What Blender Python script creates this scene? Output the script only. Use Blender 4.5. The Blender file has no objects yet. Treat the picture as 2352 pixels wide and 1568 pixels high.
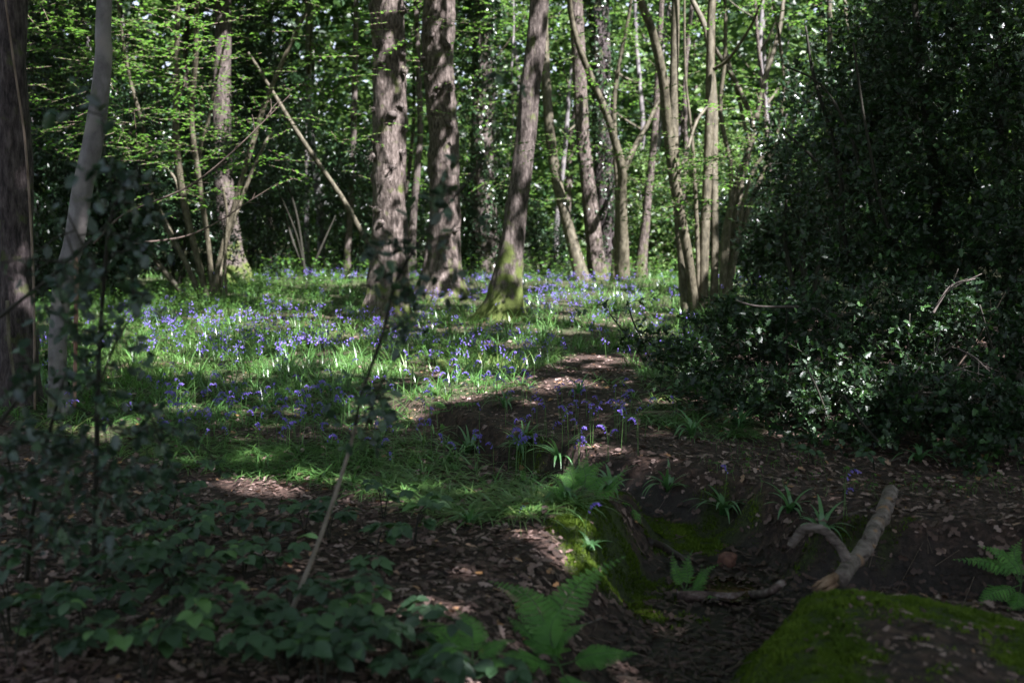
import bpy, math, random
import numpy as np
from mathutils import Matrix, Vector

# ------------------------------------------------------------------ camera, world, sun, exposure
SC = bpy.context.scene
COL = SC.collection
F = 2613.0                       # focal length in units of a 2352 px wide picture (40 mm on 36 mm)
CAM_H = 1.55
PITCH = math.atan((784 - 540) / F)
cam_d = bpy.data.cameras.new('camera'); cam = bpy.data.objects.new('camera', cam_d); COL.objects.link(cam)
cam.location = (0, 0, CAM_H); cam.rotation_euler = (math.pi / 2 - PITCH, 0, 0)
cam_d.sensor_width = 36; cam_d.lens = F / 2352 * 36; cam_d.clip_end = 600; cam_d.clip_start = 0.05
cam_d.dof.use_dof = True; cam_d.dof.focus_distance = 9.0; cam_d.dof.aperture_fstop = 2.0
SC.camera = cam

SUN = np.array([0.40, -0.42, 0.82]); SUN /= np.linalg.norm(SUN)
elev = math.asin(SUN[2]); azim = math.atan2(SUN[0], SUN[1])
w = bpy.data.worlds.new('World'); SC.world = w; w.use_nodes = True
nt = w.node_tree; bg = nt.nodes['Background']; sky = nt.nodes.new('ShaderNodeTexSky')
sky.sky_type = 'NISHITA'; sky.sun_disc = False; sky.sun_elevation = elev; sky.sun_rotation = azim
hs = nt.nodes.new('ShaderNodeHueSaturation'); hs.inputs['Saturation'].default_value = 0.5     # blue toned down to whiten the ambient light
nt.links.new(sky.outputs[0], hs.inputs['Color']); nt.links.new(hs.outputs[0], bg.inputs[0]); bg.inputs[1].default_value = 0.06
sl = bpy.data.lights.new('sun', 'SUN'); sl.energy = 5.0; sl.angle = math.radians(0.53); sl.color = (1, 0.96, 0.93)
so = bpy.data.objects.new('sun', sl); COL.objects.link(so)
so.rotation_euler = Vector(-SUN).to_track_quat('-Z', 'Y').to_euler()
SC.view_settings.view_transform = 'Standard'; SC.view_settings.look = 'None'
SC.view_settings.exposure = 2.42; SC.view_settings.gamma = 1.0; SC.view_settings.use_curve_mapping = False
SC.view_settings.use_white_balance = True; SC.view_settings.white_balance_temperature = 6150; SC.view_settings.white_balance_tint = 18
SC.render.engine = 'CYCLES'
cy = SC.cycles
cy.max_bounces = 6; cy.diffuse_bounces = 3; cy.glossy_bounces = 2; cy.transmission_bounces = 4; cy.transparent_max_bounces = 4
cy.caustics_reflective = False; cy.caustics_refractive = False
cy.sample_clamp_indirect = 4.0; cy.sample_clamp_direct = 30.0
cy.use_denoising = True; cy.denoiser = 'OPENIMAGEDENOISE'

rng = np.random.default_rng(7)
U = lambda a, b, n=None: rng.uniform(a, b, n)

# ------------------------------------------------------------------ maths
def nrm(v): return v / np.maximum(np.linalg.norm(v, axis=-1, keepdims=True), 1e-9)
FW = np.array([0, math.cos(PITCH), -math.sin(PITCH)]); UP = np.array([0, math.sin(PITCH), math.cos(PITCH)]); RT = np.array([1., 0, 0])
EYE = np.array([0, 0, CAM_H])
def ray(px, py): return FW + (px - 1176) / F * RT - (py - 784) / F * UP
def P(px, py, Y):
    d = ray(px, py); return EYE + d * (Y / d[1])
def project(p):
    q = np.asarray(p) - EYE; f = q @ FW
    return 1176 + F * (q @ RT) / f, 784 - F * (q @ UP) / f
def sstep(a, b, x):
    t = np.clip((x - a) / (b - a), 0, 1); return t * t * (3 - 2 * t)
def hash3(i, j, k, s=0):
    n = (i.astype(np.int64) * 73856093) ^ (j.astype(np.int64) * 19349663) ^ (k.astype(np.int64) * 83492791) ^ (s * 2654435)
    n = (n ^ (n >> 13)) * 1274126177 & 0x7fffffff
    return ((n ^ (n >> 16)) & 0xffff) / 65535.0
def vnoise(p, s=0):
    p = np.asarray(p, float); i = np.floor(p).astype(np.int64); f = p - i; f = f * f * (3 - 2 * f); r = 0
    for a in (0, 1):
        for b in (0, 1):
            for c in (0, 1):
                wgt = (f[..., 0] if a else 1 - f[..., 0]) * (f[..., 1] if b else 1 - f[..., 1]) * (f[..., 2] if c else 1 - f[..., 2])
                r = r + wgt * hash3(i[..., 0] + a, i[..., 1] + b, i[..., 2] + c, s)
    return r * 2 - 1
def fbm(p, o=3, s=0):
    r = 0; a = 1.0
    for k in range(o): r = r + a * vnoise(np.asarray(p) * 2 ** k, s + k); a *= .5
    return r
def fb2(x, y, f=1.0, o=3, s=0): return fbm(np.stack([x * f, y * f, np.zeros_like(x) + 3.7], -1), o, s)
def polydist(x, y, pts):
    d = np.full(np.shape(x), 1e9); tt = np.zeros(np.shape(x))
    for k in range(len(pts) - 1):
        a = np.array(pts[k][:2]); b = np.array(pts[k + 1][:2]); ab = b - a
        t = np.clip(((x - a[0]) * ab[0] + (y - a[1]) * ab[1]) / (ab @ ab), 0, 1)
        dd = np.hypot(x - a[0] - t * ab[0], y - a[1] - t * ab[1]); m = dd < d
        d = np.where(m, dd, d); tt = np.where(m, k + t, tt)
    return d, tt
def inpoly(x, y, poly):
    x = np.asarray(x); y = np.asarray(y); c = np.zeros(x.shape, bool); n = len(poly); j = n - 1
    for i in range(n):
        xi, yi = poly[i]; xj, yj = poly[j]
        c ^= ((yi > y) != (yj > y)) & (x < (xj - xi) * (y - yi) / (yj - yi + 1e-12) + xi); j = i
    return c

# ------------------------------------------------------------------ terrain
def flat(px, py, z=0.0):
    d = ray(px, py); t = (z - CAM_H) / d[2]; q = EYE + d * t; return (q[0], q[1])
CH = [flat(x, y, zz) for x, y, zz in ((1560, 1720, -.3), (1580, 1568, -.3), (1630, 1450, -.3), (1665, 1380, -.3), (1650, 1315, -.3), (1590, 1260, -.3), (1505, 1220, -.26), (1410, 1175, -.2), (1310, 1128, -.12), (1225, 1090, -.1), (1135, 1062, -.1), (1065, 1025, -.1), (960, 985, -.1), (860, 965, -.1), (700, 970, -.1), (480, 985, -.1), (250, 1000, -.1))]
CH_D = np.array([.27, .27, .28, .31, .31, .26, .2, .16, .19, .42, .42, .2, .03, .02, .0, .0, .0])
CH_W = np.array([.16, .16, .18, .32, .32, .16, .1, .07, .09, .24, .24, .1, .06, .12, .12, .12, .12])
CH_O = np.array([.9, .9, .85, .75, .66, .46, .36, .3, .29, .37, .37, .2, .24, .3, .3, .3, .3])
CR = [((px - 1176) / F * d, d) for px, d in ((1660, 5.5), (1780, 5.42), (1920, 5.46), (2060, 5.45), (2230, 5.3), (2440, 5.1), (2700, 4.9))]
MOUND = [flat(x, y, .12) for x, y in ((1800, 1322), (1960, 1322), (2120, 1342), (2300, 1385), (2500, 1440), (2800, 1700), (2400, 1950), (1560, 1900), (1640, 1568), (1700, 1450))]
KN = flat(1345, 880, .2)
def height(x, y):
    x = np.asarray(x, float); y = np.asarray(y, float)
    z = 0.02 * np.clip(y - 14, 0, 50) + .045 * fb2(x, y, .5, 3, 11) * np.clip((y - 2) / 3, .25, 1.4) + .012 * fb2(x, y, 3.1, 2, 5)
    z = z + .24 * np.exp(-(((x - KN[0]) / 1.45) ** 2 + ((y - KN[1]) / 1.6) ** 2)) + .1 * np.exp(-(((x - 1.2) / .8) ** 2 + ((y - 8) / 1.2) ** 2))
    z = z + .12 * np.exp(-(((x + 2.2) / 2.2) ** 2 + ((y - 12.5) / 2) ** 2))
    d, t = polydist(x, y, CH); wob = .05 * fb2(x, y, 2.3, 2, 21) + .025 * fb2(x, y, 7.5, 2, 22)
    dep = np.interp(t, range(len(CH)), CH_D); hw = np.interp(t, range(len(CH)), CH_W); ow = np.interp(t, range(len(CH)), CH_O)
    near_bank = .07 * np.exp(-(((x - .38) / .35) ** 2 + ((y - 5.9) / .5) ** 2))
    z = z + near_bank
    prof = 1 - sstep(hw, ow, d + wob)
    z = z * (1 - prof) + (-dep + .02 * fb2(x, y, 4, 2, 8)) * prof
    d2, t2 = polydist(x, y, CR); prof2 = 1 - sstep(.36, .66, d2 + 1.6 * wob)
    z = np.where(prof2 > 0, np.minimum(z, z * (1 - prof2) + (-.33) * prof2), z)
    ins = inpoly(x, y, MOUND); dm, _ = polydist(x, y, MOUND + MOUND[:1])
    sd = np.where(ins, dm, -dm)
    pm = sstep(-.17, .2, sd + .04 * fb2(x, y, 3, 2, 31))
    z = z * (1 - pm) + .02 * fb2(x, y, 6, 3, 44) * pm + (.085 + .1 * sstep(0, .9, sd) + .03 * fb2(x, y, 1.6, 2, 41)) * pm
    return z
def h1(x, y): return float(height(np.array([x]), np.array([y]))[0])
def G(px, py):
    d = ray(px, py); ts = np.concatenate([np.arange(1.5, 16, .02), np.arange(16, 90, .1)])
    q = EYE + d[None] * ts[:, None]; below = q[:, 2] < height(q[:, 0], q[:, 1])
    k = int(np.argmax(below)) if below.any() else len(ts) - 1
    return q[k]
def moss_mask(x, y):
    n = fb2(x, y, 2.2, 3, 51) ; n2 = fb2(x, y, 7, 2, 52)
    ins = inpoly(x, y, MOUND); dm, _ = polydist(x, y, MOUND + MOUND[:1]); sd = np.where(ins, dm, -dm)
    edge = np.exp(-((sd - .1) / .2) ** 2) * (sd > -.15)
    m = np.where(sd > -.15, edge * 1.5 + .55 + n * .75 - sstep(.15, .8, sd) * .35, 0)
    nb = np.exp(-(((x - .45) / .36) ** 2 + ((y - 5.75) / .6) ** 2)); m = np.maximum(m, nb * 1.5 + n * .5 - .25)
    fb_ = np.exp(-(((x - .95) / .6) ** 2 + ((y - 6.6) / .3) ** 2)); m = np.maximum(m, fb_ * 1.5 + n * .5 - .2)
    hb = np.exp(-(((x + .02) / .35) ** 2 + ((y - 8.3) / .3) ** 2)); m = np.maximum(m, hb * 1.3 + n * .5 - .3)
    rb = np.exp(-(((x - 2.0) / .6) ** 2 + ((y - 6.0) / .14) ** 2)); m = np.maximum(m, rb * .9 + n * .4 - .15)
    return np.clip(sstep(.36, .85, m + n2 * .35 + .2 * fb2(x, y, 16, 2, 53)), 0, 1)

# ------------------------------------------------------------------ mesh building
def mesh_of(name, chunks, mats, smooth=False, attrs=None):
    """chunks: (V (n,3), tris (m,3), rnd (n,) or float, material index)"""
    Vs, Fs, Rs, Ms, off = [], [], [], [], 0
    for V, T, r, mi in chunks:
        V = np.asarray(V, np.float32); T = np.asarray(T, np.int32)
        Vs.append(V); Fs.append(T + off); Rs.append(np.broadcast_to(np.asarray(r, np.float32), (len(V),))); Ms.append(np.full(len(T), mi, np.int32)); off += len(V)
    V = np.concatenate(Vs); T = np.concatenate(Fs); R = np.concatenate(Rs); M = np.concatenate(Ms)
    me = bpy.data.meshes.new(name)
    me.vertices.add(len(V)); me.vertices.foreach_set('co', V.ravel())
    me.loops.add(T.size); me.loops.foreach_set('vertex_index', T.ravel())
    me.polygons.add(len(T)); me.polygons.foreach_set('loop_start', np.arange(0, T.size, 3, dtype=np.int32))
    me.polygons.foreach_set('material_index', M)
    if smooth: me.polygons.foreach_set('use_smooth', np.ones(len(T), bool))
    a = me.attributes.new('rnd', 'FLOAT', 'POINT'); a.data.foreach_set('value', np.ascontiguousarray(R))
    for k, v in (attrs or {}).items():
        a = me.attributes.new(k, 'FLOAT', 'POINT'); a.data.foreach_set('value', np.ascontiguousarray(v, dtype=np.float32))
    for m in mats: me.materials.append(m)
    me.update(); return me
def link(name, me, parent=None, mat=None, **props):
    o = bpy.data.objects.new(name, me); COL.objects.link(o)
    if mat is not None: o.matrix_basis = mat
    if parent is not None:
        o.parent = parent
        if parent.parent is None and parent.type == 'EMPTY': o.matrix_parent_inverse = Matrix.Translation(-parent.location)
    for k, v in props.items():
        if v: o[k] = v
    return o
def thing(name, label, category, loc, group=None):
    o = bpy.data.objects.new(name, None); COL.objects.link(o); o.location = tuple(map(float, loc)); o.empty_display_size = .1
    o['label'] = label; o['category'] = category
    if group: o['group'] = group
    return o
def inst(T, pos, R, s, rnd, mi=0):
    tv, tf = T; pos = np.asarray(pos); N = len(pos); s = np.asarray(s, float)
    if s.ndim == 1: s = np.repeat(s[:, None], 3, 1)
    V = np.einsum('nij,vj->nvi', R * s[:, None, :], tv) + pos[:, None, :]
    Fc = tf[None] + (np.arange(N) * len(tv))[:, None, None]
    return V.reshape(-1, 3), Fc.reshape(-1, 3), np.repeat(np.asarray(rnd), len(tv)), mi
def basis(d, up):
    d = nrm(d); s = np.cross(d, up); bad = np.linalg.norm(s, axis=-1) < 1e-4
    s[bad] = np.array([1, 0, 0]); s = nrm(s); n = np.cross(s, d); return np.stack([s, d, n], -1)
def rdir(n, zlo=-1, zhi=1):
    z = U(zlo, zhi, n); a = U(0, 2 * math.pi, n); r = np.sqrt(1 - z * z); return np.stack([r * np.cos(a), r * np.sin(a), z], -1)
def mat_of(R, pos, s):
    M = Matrix.Identity(4)
    for i in range(3):
        for j in range(3): M[i][j] = float(R[i, j] * s)
        M[i][3] = float(pos[i])
    return M
# leaf shapes: axis +y, unit length
def leaf_rows(ys, ws, fold=.3, droop=.15, wave=None):
    v = []; f = []
    for k, (y, wd) in enumerate(zip(ys, ws)):
        z = -droop * y * y; zz = z + fold * wd + (wave[k] if wave else 0)
        v += [(-wd, y, zz), (0, y, z), (wd, y, zz)]
    for k in range(len(ys) - 1):
        a = 3 * k; b = a + 3
        for (p, q, r) in ((a, a + 1, b + 1), (a, b + 1, b), (a + 1, a + 2, b + 2), (a + 1, b + 2, b + 1)):
            A, B, C = (np.array(v[i]) for i in (p, q, r))
            if np.linalg.norm(np.cross(B - A, C - A)) > 1e-6: f.append((p, q, r))
    return np.array(v, float), np.array(f)
KITE = (np.array([(0, 0, 0), (.33, .45, .07), (0, 1, -.06), (-.33, .45, .07)], float), np.array([(0, 1, 2), (0, 2, 3)]))
NKITE = (np.array([(0, 0, 0), (.2, .45, .05), (0, 1, -.06), (-.2, .45, .05)], float), np.array([(0, 1, 2), (0, 2, 3)]))
OVATE = leaf_rows([0, .2, .5, .8, 1], [0, .3, .37, .2, 0], .25, .18)
BEECH = leaf_rows([0, .3, .7, 1], [0, .33, .3, 0], .22, .15)
BRAMBLE = leaf_rows([0, .1, .18, .28, .36, .48, .56, .68, .76, .88, 1], [.02, .25, .27, .37, .34, .38, .33, .31, .23, .13, 0], .26, .25, [0, .015, -.02, .02, -.025, .025, -.025, .02, -.015, .01, 0])
HOLLY = leaf_rows([0, .2, .33, .5, .64, .82, 1], [.03, .34, .16, .38, .17, .25, .0], .28, .1, [0, .05, -.02, .06, -.02, .05, 0])
HOLLY2 = leaf_rows([0, .15, .24, .38, .48, .62, .72, .86, 1], [.03, .3, .18, .4, .2, .38, .17, .2, 0], .3, .2, [0, .06, -.04, .07, -.04, .07, -.03, .04, .03])
OAK = leaf_rows([0, .15, .27, .4, .52, .66, .78, .92, 1], [.03, .14, .1, .26, .15, .32, .18, .2, .05], .35, -.12, [0, .02, -.03, .06, -.02, .08, 0, .05, .05])
OAK2 = leaf_rows([0, .2, .33, .5, .62, .8, 1], [.03, .22, .12, .3, .17, .26, .04], -.35, .2, [0, -.04, .02, -.06, .02, -.05, 0])
def lacy():
    v = [(-.012, 0, 0), (.012, 0, 0), (0, 1, -.1)]; f = [(0, 1, 2)]
    for k in range(8):
        y = .06 + .112 * k; L = .27 * (1 - y ** 1.4) + .035; w_ = .055 * (1 - .5 * y) + .012
        for sg in (-1, 1):
            d = np.array([sg * .88, .48]); q = np.array([-d[1], d[0]]); a = np.array([0, y]); m = a + d * L * .5; e = a + d * L; b = len(v)
            v += [(a[0], a[1], -.1 * y * y), (*(m + q * w_), .02 - .1 * y * y), (*e, -.02 - .1 * y * y), (*(m - q * w_), .02 - .1 * y * y)]; f += [(b, b + 1, b + 2), (b, b + 2, b + 3)]
    return np.array(v, float), np.array(f)
PINNA = lacy()
HOLLY_LO = (np.array([(0, 0, 0), (.34, .2, .1), (.14, .36, .0), (.37, .52, .11), (.14, .7, .0), (.2, .82, .06), (0, 1, -.06), (-.2, .82, .06), (-.14, .7, 0), (-.37, .52, .11), (-.14, .36, 0), (-.34, .2, .1)], float), np.array([(0, 1, 2), (0, 2, 10), (0, 10, 11), (2, 3, 4), (2, 4, 8), (2, 8, 10), (10, 8, 9), (4, 5, 6), (4, 6, 8), (8, 6, 7)]))
OAK_LO = leaf_rows([0, .3, .5, .75, 1], [.03, .27, .15, .3, .03], .3, -.1)
IVY = leaf_rows([0, .1, .3, .5, .62, 1], [.05, .4, .26, .42, .16, 0], .15, .1)
def blade(a0, a1, n=5, w0=.5):
    v = []; f = []; p = np.zeros(2)
    for k in range(n):
        t = k / (n - 1); wd = w0 * (1 - t ** 2.2) + .02
        v += [(-wd, p[0], p[1] - .0), (wd, p[0], p[1] - .0)]
        a = a0 + (a1 - a0) * (t + .5 / (n - 1)); p = p + np.array([math.sin(a), math.cos(a)]) / (n - 1)
    for k in range(n - 1):
        a = 2 * k; f += [(a, a + 1, a + 3), (a, a + 3, a + 2)]
    return np.array(v, float), np.array(f)
BLADES = [blade(.3, 1.5), blade(.4, 2.1), blade(.6, 2.6), blade(.25, 1.1), blade(.9, 2.1), blade(.2, 2.8)]
def prism(n=4):
    a = np.arange(n) * 2 * math.pi / n
    lo = np.stack([np.cos(a), 0 * a, np.sin(a)], -1); hi = np.stack([np.cos(a) * .7, 0 * a + 1, np.sin(a) * .7], -1)
    f = []
    for k in range(n): j = (k + 1) % n; f += [(k, n + k, n + j), (k, n + j, j)]
    return np.concatenate([lo, hi]), np.array(f)
PRISM = prism(3)
MID = leaf_rows([0, .42, 1], [0, .36, 0], .22, .15)
def twigs(a, b, r):
    d = b - a; L = np.linalg.norm(d, axis=-1); R = basis(d, np.tile([.1, .2, 1.], (len(a), 1)))
    r = np.broadcast_to(r, (len(a),)); s = np.stack([r, L, r], -1); return R, s
def catmull(pts, n):
    pts = np.asarray(pts, float); q = np.concatenate([2 * pts[:1] - pts[1:2], pts, 2 * pts[-1:] - pts[-2:-1]])
    seg = np.linspace(0, len(pts) - 1 - 1e-9, n); i = seg.astype(int); t = (seg - i)[:, None]
    a, b, c, d = q[i], q[i + 1], q[i + 2], q[i + 3]
    return .5 * (2 * b + (c - a) * t + (2 * a - 5 * b + 4 * c - d) * t ** 2 + (3 * b - a - 3 * c + d) * t ** 3)
def frames(c):
    tg = nrm(np.gradient(c, axis=0)); ref = np.array([0, -1., 0.02]) if abs(tg[:, 1]).mean() < .8 else np.array([0, 0, 1.])
    s = nrm(np.cross(tg, ref)); t2 = np.cross(s, tg); return tg, s, t2
def tube(pts, rad, seg=10, n=40, amp=0., freq=6., stretch=.25, seed=0, bumps=None, flare=None, cap=True, ridge=0.):
    """swept tube along a smoothed path; rad per control point; noise relief and bumps stand out of the surface"""
    pts = np.asarray(pts, float)
    c = catmull(pts, n); r = np.interp(np.linspace(0, len(pts) - 1, n), np.arange(len(pts)), rad)
    tg, s, t2 = frames(c); a = np.linspace(0, 2 * math.pi, seg, endpoint=False)
    ca, sa = np.cos(a), np.sin(a)
    dirs = s[:, None, :] * ca[None, :, None] + t2[:, None, :] * sa[None, :, None]
    rr = np.repeat(r[:, None], seg, 1)
    ln = np.concatenate([[0], np.cumsum(np.linalg.norm(np.diff(c, axis=0), axis=1))])
    if amp:
        q = np.stack([ca[None] * r[:, None] * freq + 0 * rr, sa[None] * r[:, None] * freq + 0 * rr, ln[:, None] * freq * stretch + 0 * rr], -1)
        rr = rr * (1 + amp * fbm(q, 3, seed))
    if ridge:
        q = np.stack([ca[None] * 3.5 + 0 * rr, sa[None] * 3.5 + 0 * rr, ln[:, None] * .7 + 0 * rr], -1)
        rr = rr * (1 + ridge * vnoise(q, seed + 9))
    for (bl, ba, bw, bh) in bumps or ():
        da = np.abs((a - ba + math.pi) % (2 * math.pi) - math.pi) * r.mean()
        rr = rr + bh * np.exp(-((ln[:, None] - bl) / bw) ** 2 - (da[None] / bw) ** 2)
    if flare:   # root flare: height, amount, lobes
        fh, fa, fl = flare
        rr = rr * (1 + fa * np.exp(-(ln[:, None] / fh) ** 1.3) * (.55 + .45 * np.cos(a[None] * fl + seed)))
    V = (c[:, None, :] + dirs * rr[..., None]).reshape(-1, 3)
    i = np.arange(n - 1)[:, None] * seg; j = np.arange(seg)[None]; jn = (np.arange(seg)[None] + 1) % seg
    A = (i + j).ravel(); B = (i + jn).ravel(); C = (i + seg + jn).ravel(); D = (i + seg + j).ravel()
    T = np.concatenate([np.stack([A, B, C], -1), np.stack([A, C, D], -1)])
    if cap:
        V = np.concatenate([V, c[:1], c[-1:]]); e = (n - 1) * seg; jj = np.arange(seg); jm = (jj + 1) % seg
        T = np.concatenate([T, np.stack([jm, jj, np.full(seg, n * seg)], -1), np.stack([e + jj, e + jm, np.full(seg, n * seg + 1)], -1)])
    return V, T

# ------------------------------------------------------------------ materials
def newmat(name):
    m = bpy.data.materials.new(name); m.use_nodes = True; n = m.node_tree.nodes; return m, n, m.node_tree.links, n['Principled BSDF'], n['Material Output']
def ramp(n, cols, interp='LINEAR'):
    r = n.new('ShaderNodeValToRGB'); cr = r.color_ramp; cr.interpolation = interp
    while len(cr.elements) < len(cols): cr.elements.new(.5)
    for e, (p, c) in zip(cr.elements, cols): e.position = p; e.color = (*c, 1)
    return r
def leaf_mat(name, cols, transl=(.2, .4, .04), tf=.4, rough=.45, spec=.5, vein=False):
    m, n, l, b, out = newmat(name)
    at = n.new('ShaderNodeAttribute'); at.attribute_name = 'rnd'
    r = ramp(n, cols); l.new(at.outputs['Fac'], r.inputs[0])
    l.new(r.outputs[0], b.inputs['Base Color']); b.inputs['Roughness'].default_value = rough; b.inputs['Specular IOR Level'].default_value = spec
    if tf:
        t = n.new('ShaderNodeBsdfTranslucent'); mx = n.new('ShaderNodeMixShader'); mx.inputs[0].default_value = tf
        hs = n.new('ShaderNodeMix'); hs.data_type = 'RGBA'; hs.inputs[0].default_value = .6; hs.inputs[7].default_value = (*transl, 1)
        l.new(r.outputs[0], hs.inputs[6]); l.new(hs.outputs[2], t.inputs[0])
        l.new(b.outputs[0], mx.inputs[1]); l.new(t.outputs[0], mx.inputs[2]); l.new(mx.outputs[0], out.inputs[0])
    tc = n.new('ShaderNodeTexCoord'); ns = n.new('ShaderNodeTexNoise'); ns.inputs['Scale'].default_value = 60; ns.inputs['Detail'].default_value = 2
    l.new(tc.outputs['Object'], ns.inputs['Vector']); bp = n.new('ShaderNodeBump'); bp.inputs['Strength'].default_value = .25; bp.inputs['Distance'].default_value = .01
    l.new(ns.outputs[0], bp.inputs['Height']); l.new(bp.outputs[0], b.inputs['Normal'])
    return m
def bark_mat(name, cols, scale=9., stretch=.22, bump=.5, moss=None, rough=.85, lichen=None, lt=(.52, .66), ls=3.0):
    """moss: (base height z0, fade height, strength)"""
    m, n, l, b, out = newmat(name); tc = n.new('ShaderNodeTexCoord'); mp = n.new('ShaderNodeMapping'); mp.inputs['Scale'].default_value = (1, 1, stretch)
    l.new(tc.outputs['Object'], mp.inputs[0])
    ns = n.new('ShaderNodeTexNoise'); ns.inputs['Scale'].default_value = scale; ns.inputs['Detail'].default_value = 8; ns.inputs['Roughness'].default_value = .65
    l.new(mp.outputs[0], ns.inputs['Vector']); r = ramp(n, cols); l.new(ns.outputs[0], r.inputs[0]); col = r.outputs[0]
    n2 = n.new('ShaderNodeTexNoise'); n2.inputs['Scale'].default_value = ls; n2.inputs['Detail'].default_value = 5; l.new(tc.outputs['Object'], n2.inputs['Vector'])
    if lichen:
        rl = ramp(n, [(lt[0], (0, 0, 0)), (lt[1], (1, 1, 1))]); l.new(n2.outputs[0], rl.inputs[0]); mx = n.new('ShaderNodeMix'); mx.data_type = 'RGBA'
        l.new(rl.outputs[0], mx.inputs[0]); l.new(col, mx.inputs[6]); mx.inputs[7].default_value = (*lichen, 1); col = mx.outputs[2]
    if moss:
        z0, fh, st = moss; sp = n.new('ShaderNodeSeparateXYZ'); l.new(tc.outputs['Object'], sp.inputs[0])
        mr = n.new('ShaderNodeMapRange'); mr.inputs[1].default_value = z0; mr.inputs[2].default_value = z0 + fh; mr.inputs[3].default_value = st; mr.inputs[4].default_value = -.02; l.new(sp.outputs[2], mr.inputs[0])
        n3 = n.new('ShaderNodeTexNoise'); n3.inputs['Scale'].default_value = 5; n3.inputs['Detail'].default_value = 6; l.new(tc.outputs['Object'], n3.inputs['Vector'])
        ad = n.new('ShaderNodeMath'); ad.operation = 'ADD'; l.new(mr.outputs[0], ad.inputs[0]); l.new(n3.outputs[0], ad.inputs[1])
        rm = ramp(n, [(.58, (0, 0, 0)), (.74, (1, 1, 1))]); l.new(ad.outputs[0], rm.inputs[0]); mx = n.new('ShaderNodeMix'); mx.data_type = 'RGBA'
        l.new(rm.outputs[0], mx.inputs[0]); l.new(col, mx.inputs[6]); mx.inputs[7].default_value = (.075, .1, .02, 1); col = mx.outputs[2]
    l.new(col, b.inputs['Base Color']); b.inputs['Roughness'].default_value = rough; b.inputs['Specular IOR Level'].default_value = .3
    bp = n.new('ShaderNodeBump'); bp.inputs['Strength'].default_value = bump; bp.inputs['Distance'].default_value = .03; l.new(ns.outputs[0], bp.inputs['Height']); l.new(bp.outputs[0], b.inputs['Normal'])
    return m
M = {}
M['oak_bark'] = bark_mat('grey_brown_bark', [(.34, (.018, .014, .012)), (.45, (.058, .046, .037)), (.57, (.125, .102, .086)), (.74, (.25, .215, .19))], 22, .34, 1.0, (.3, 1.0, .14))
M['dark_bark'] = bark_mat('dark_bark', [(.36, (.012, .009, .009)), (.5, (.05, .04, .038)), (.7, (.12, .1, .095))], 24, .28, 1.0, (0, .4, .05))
M['pale_bark'] = bark_mat('pale_smooth_bark', [(.3, (.07, .063, .062)), (.5, (.15, .14, .139)), (.7, (.25, .238, .238))], 5, .6, .25, (.0, .5, .16), .6, (.24, .22, .2))
M['hazel_bark'] = bark_mat('hazel_bark', [(.32, (.03, .027, .017)), (.5, (.085, .076, .048)), (.7, (.165, .15, .105))], 14, .5, .4, None, .65)
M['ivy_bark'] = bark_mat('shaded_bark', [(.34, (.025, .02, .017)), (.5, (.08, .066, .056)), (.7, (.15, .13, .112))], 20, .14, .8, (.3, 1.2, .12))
M['moss_bark'] = bark_mat('mossy_bark', [(.34, (.018, .014, .012)), (.46, (.058, .047, .039)), (.6, (.12, .1, .086)), (.75, (.23, .195, .175))], 22, .34, 1.0, (.25, 1.5, .3))
M['holly_stem'] = bark_mat('holly_stem', [(.3, (.014, .014, .009)), (.6, (.035, .034, .024))], 14, .4, .3)
M['sapling_dark'] = bark_mat('dark_twig_bark', [(.3, (.05, .035, .028)), (.6, (.115, .088, .07))], 14, .4, .3)
M['sapling_stem'] = bark_mat('sapling_stem', [(.3, (.15, .13, .1)), (.6, (.3, .26, .21))], 14, .4, .3)  # pale bark, raised to carry the light on the lower stem
M['twig'] = bark_mat('twig_wood', [(.3, (.1, .07, .05)), (.6, (.22, .17, .13))], 14, .4, .3)
M['dead_twig'] = bark_mat('dead_twig_wood', [(.3, (.06, .048, .042)), (.6, (.14, .12, .105))], 14, .3, .4)
M['log_bark'] = bark_mat('log_bark', [(.33, (.045, .034, .028)), (.48, (.13, .102, .088)), (.68, (.25, .21, .185))], 16, 2.4, 1.0, None, .65, (.24, .14, .075), (.61, .65), 7.0)
M['birch_log'] = bark_mat('birch_log_bark', [(.38, (.03, .02, .017)), (.5, (.1, .068, .058)), (.66, (.27, .225, .205))], 14, 1, .6)
M['wet_log'] = bark_mat('wet_log', [(.3, (.012, .01, .008)), (.6, (.04, .03, .024))], 9, .6, .5, None, .4)
M['split_wood'] = bark_mat('split_wood', [(.3, (.08, .045, .025)), (.5, (.22, .14, .085)), (.7, (.3, .21, .14))], 16, .4, .8)
M['red_stick'] = bark_mat('red_brown_stick', [(.3, (.16, .07, .05)), (.6, (.34, .2, .15))], 16, .2, .5)
M['stone'] = bark_mat('red_brown_stone', [(.3, (.05, .025, .02)), (.5, (.14, .07, .05)), (.7, (.24, .12, .08))], 14, 1, .6)
M['hazel_leaf'] = leaf_mat('hazel_leaf', [(0, (.028, .09, .016)), (.5, (.045, .13, .02)), (1, (.095, .2, .028))], (.19, .41, .05), .45, .5, .35)
M['canopy_leaf'] = leaf_mat('canopy_leaf', [(0, (.03, .08, .012)), (1, (.07, .15, .02))], (.14, .3, .03), .3, .55, .3)
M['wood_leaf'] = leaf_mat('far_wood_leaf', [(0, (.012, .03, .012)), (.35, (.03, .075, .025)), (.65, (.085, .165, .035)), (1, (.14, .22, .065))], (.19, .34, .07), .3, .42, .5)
M['holly_leaf'] = leaf_mat('holly_leaf', [(0, (.008, .02, .008)), (.7, (.016, .042, .014)), (1, (.04, .1, .022))], (.05, .13, .01), .12, .43, .45)
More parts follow.
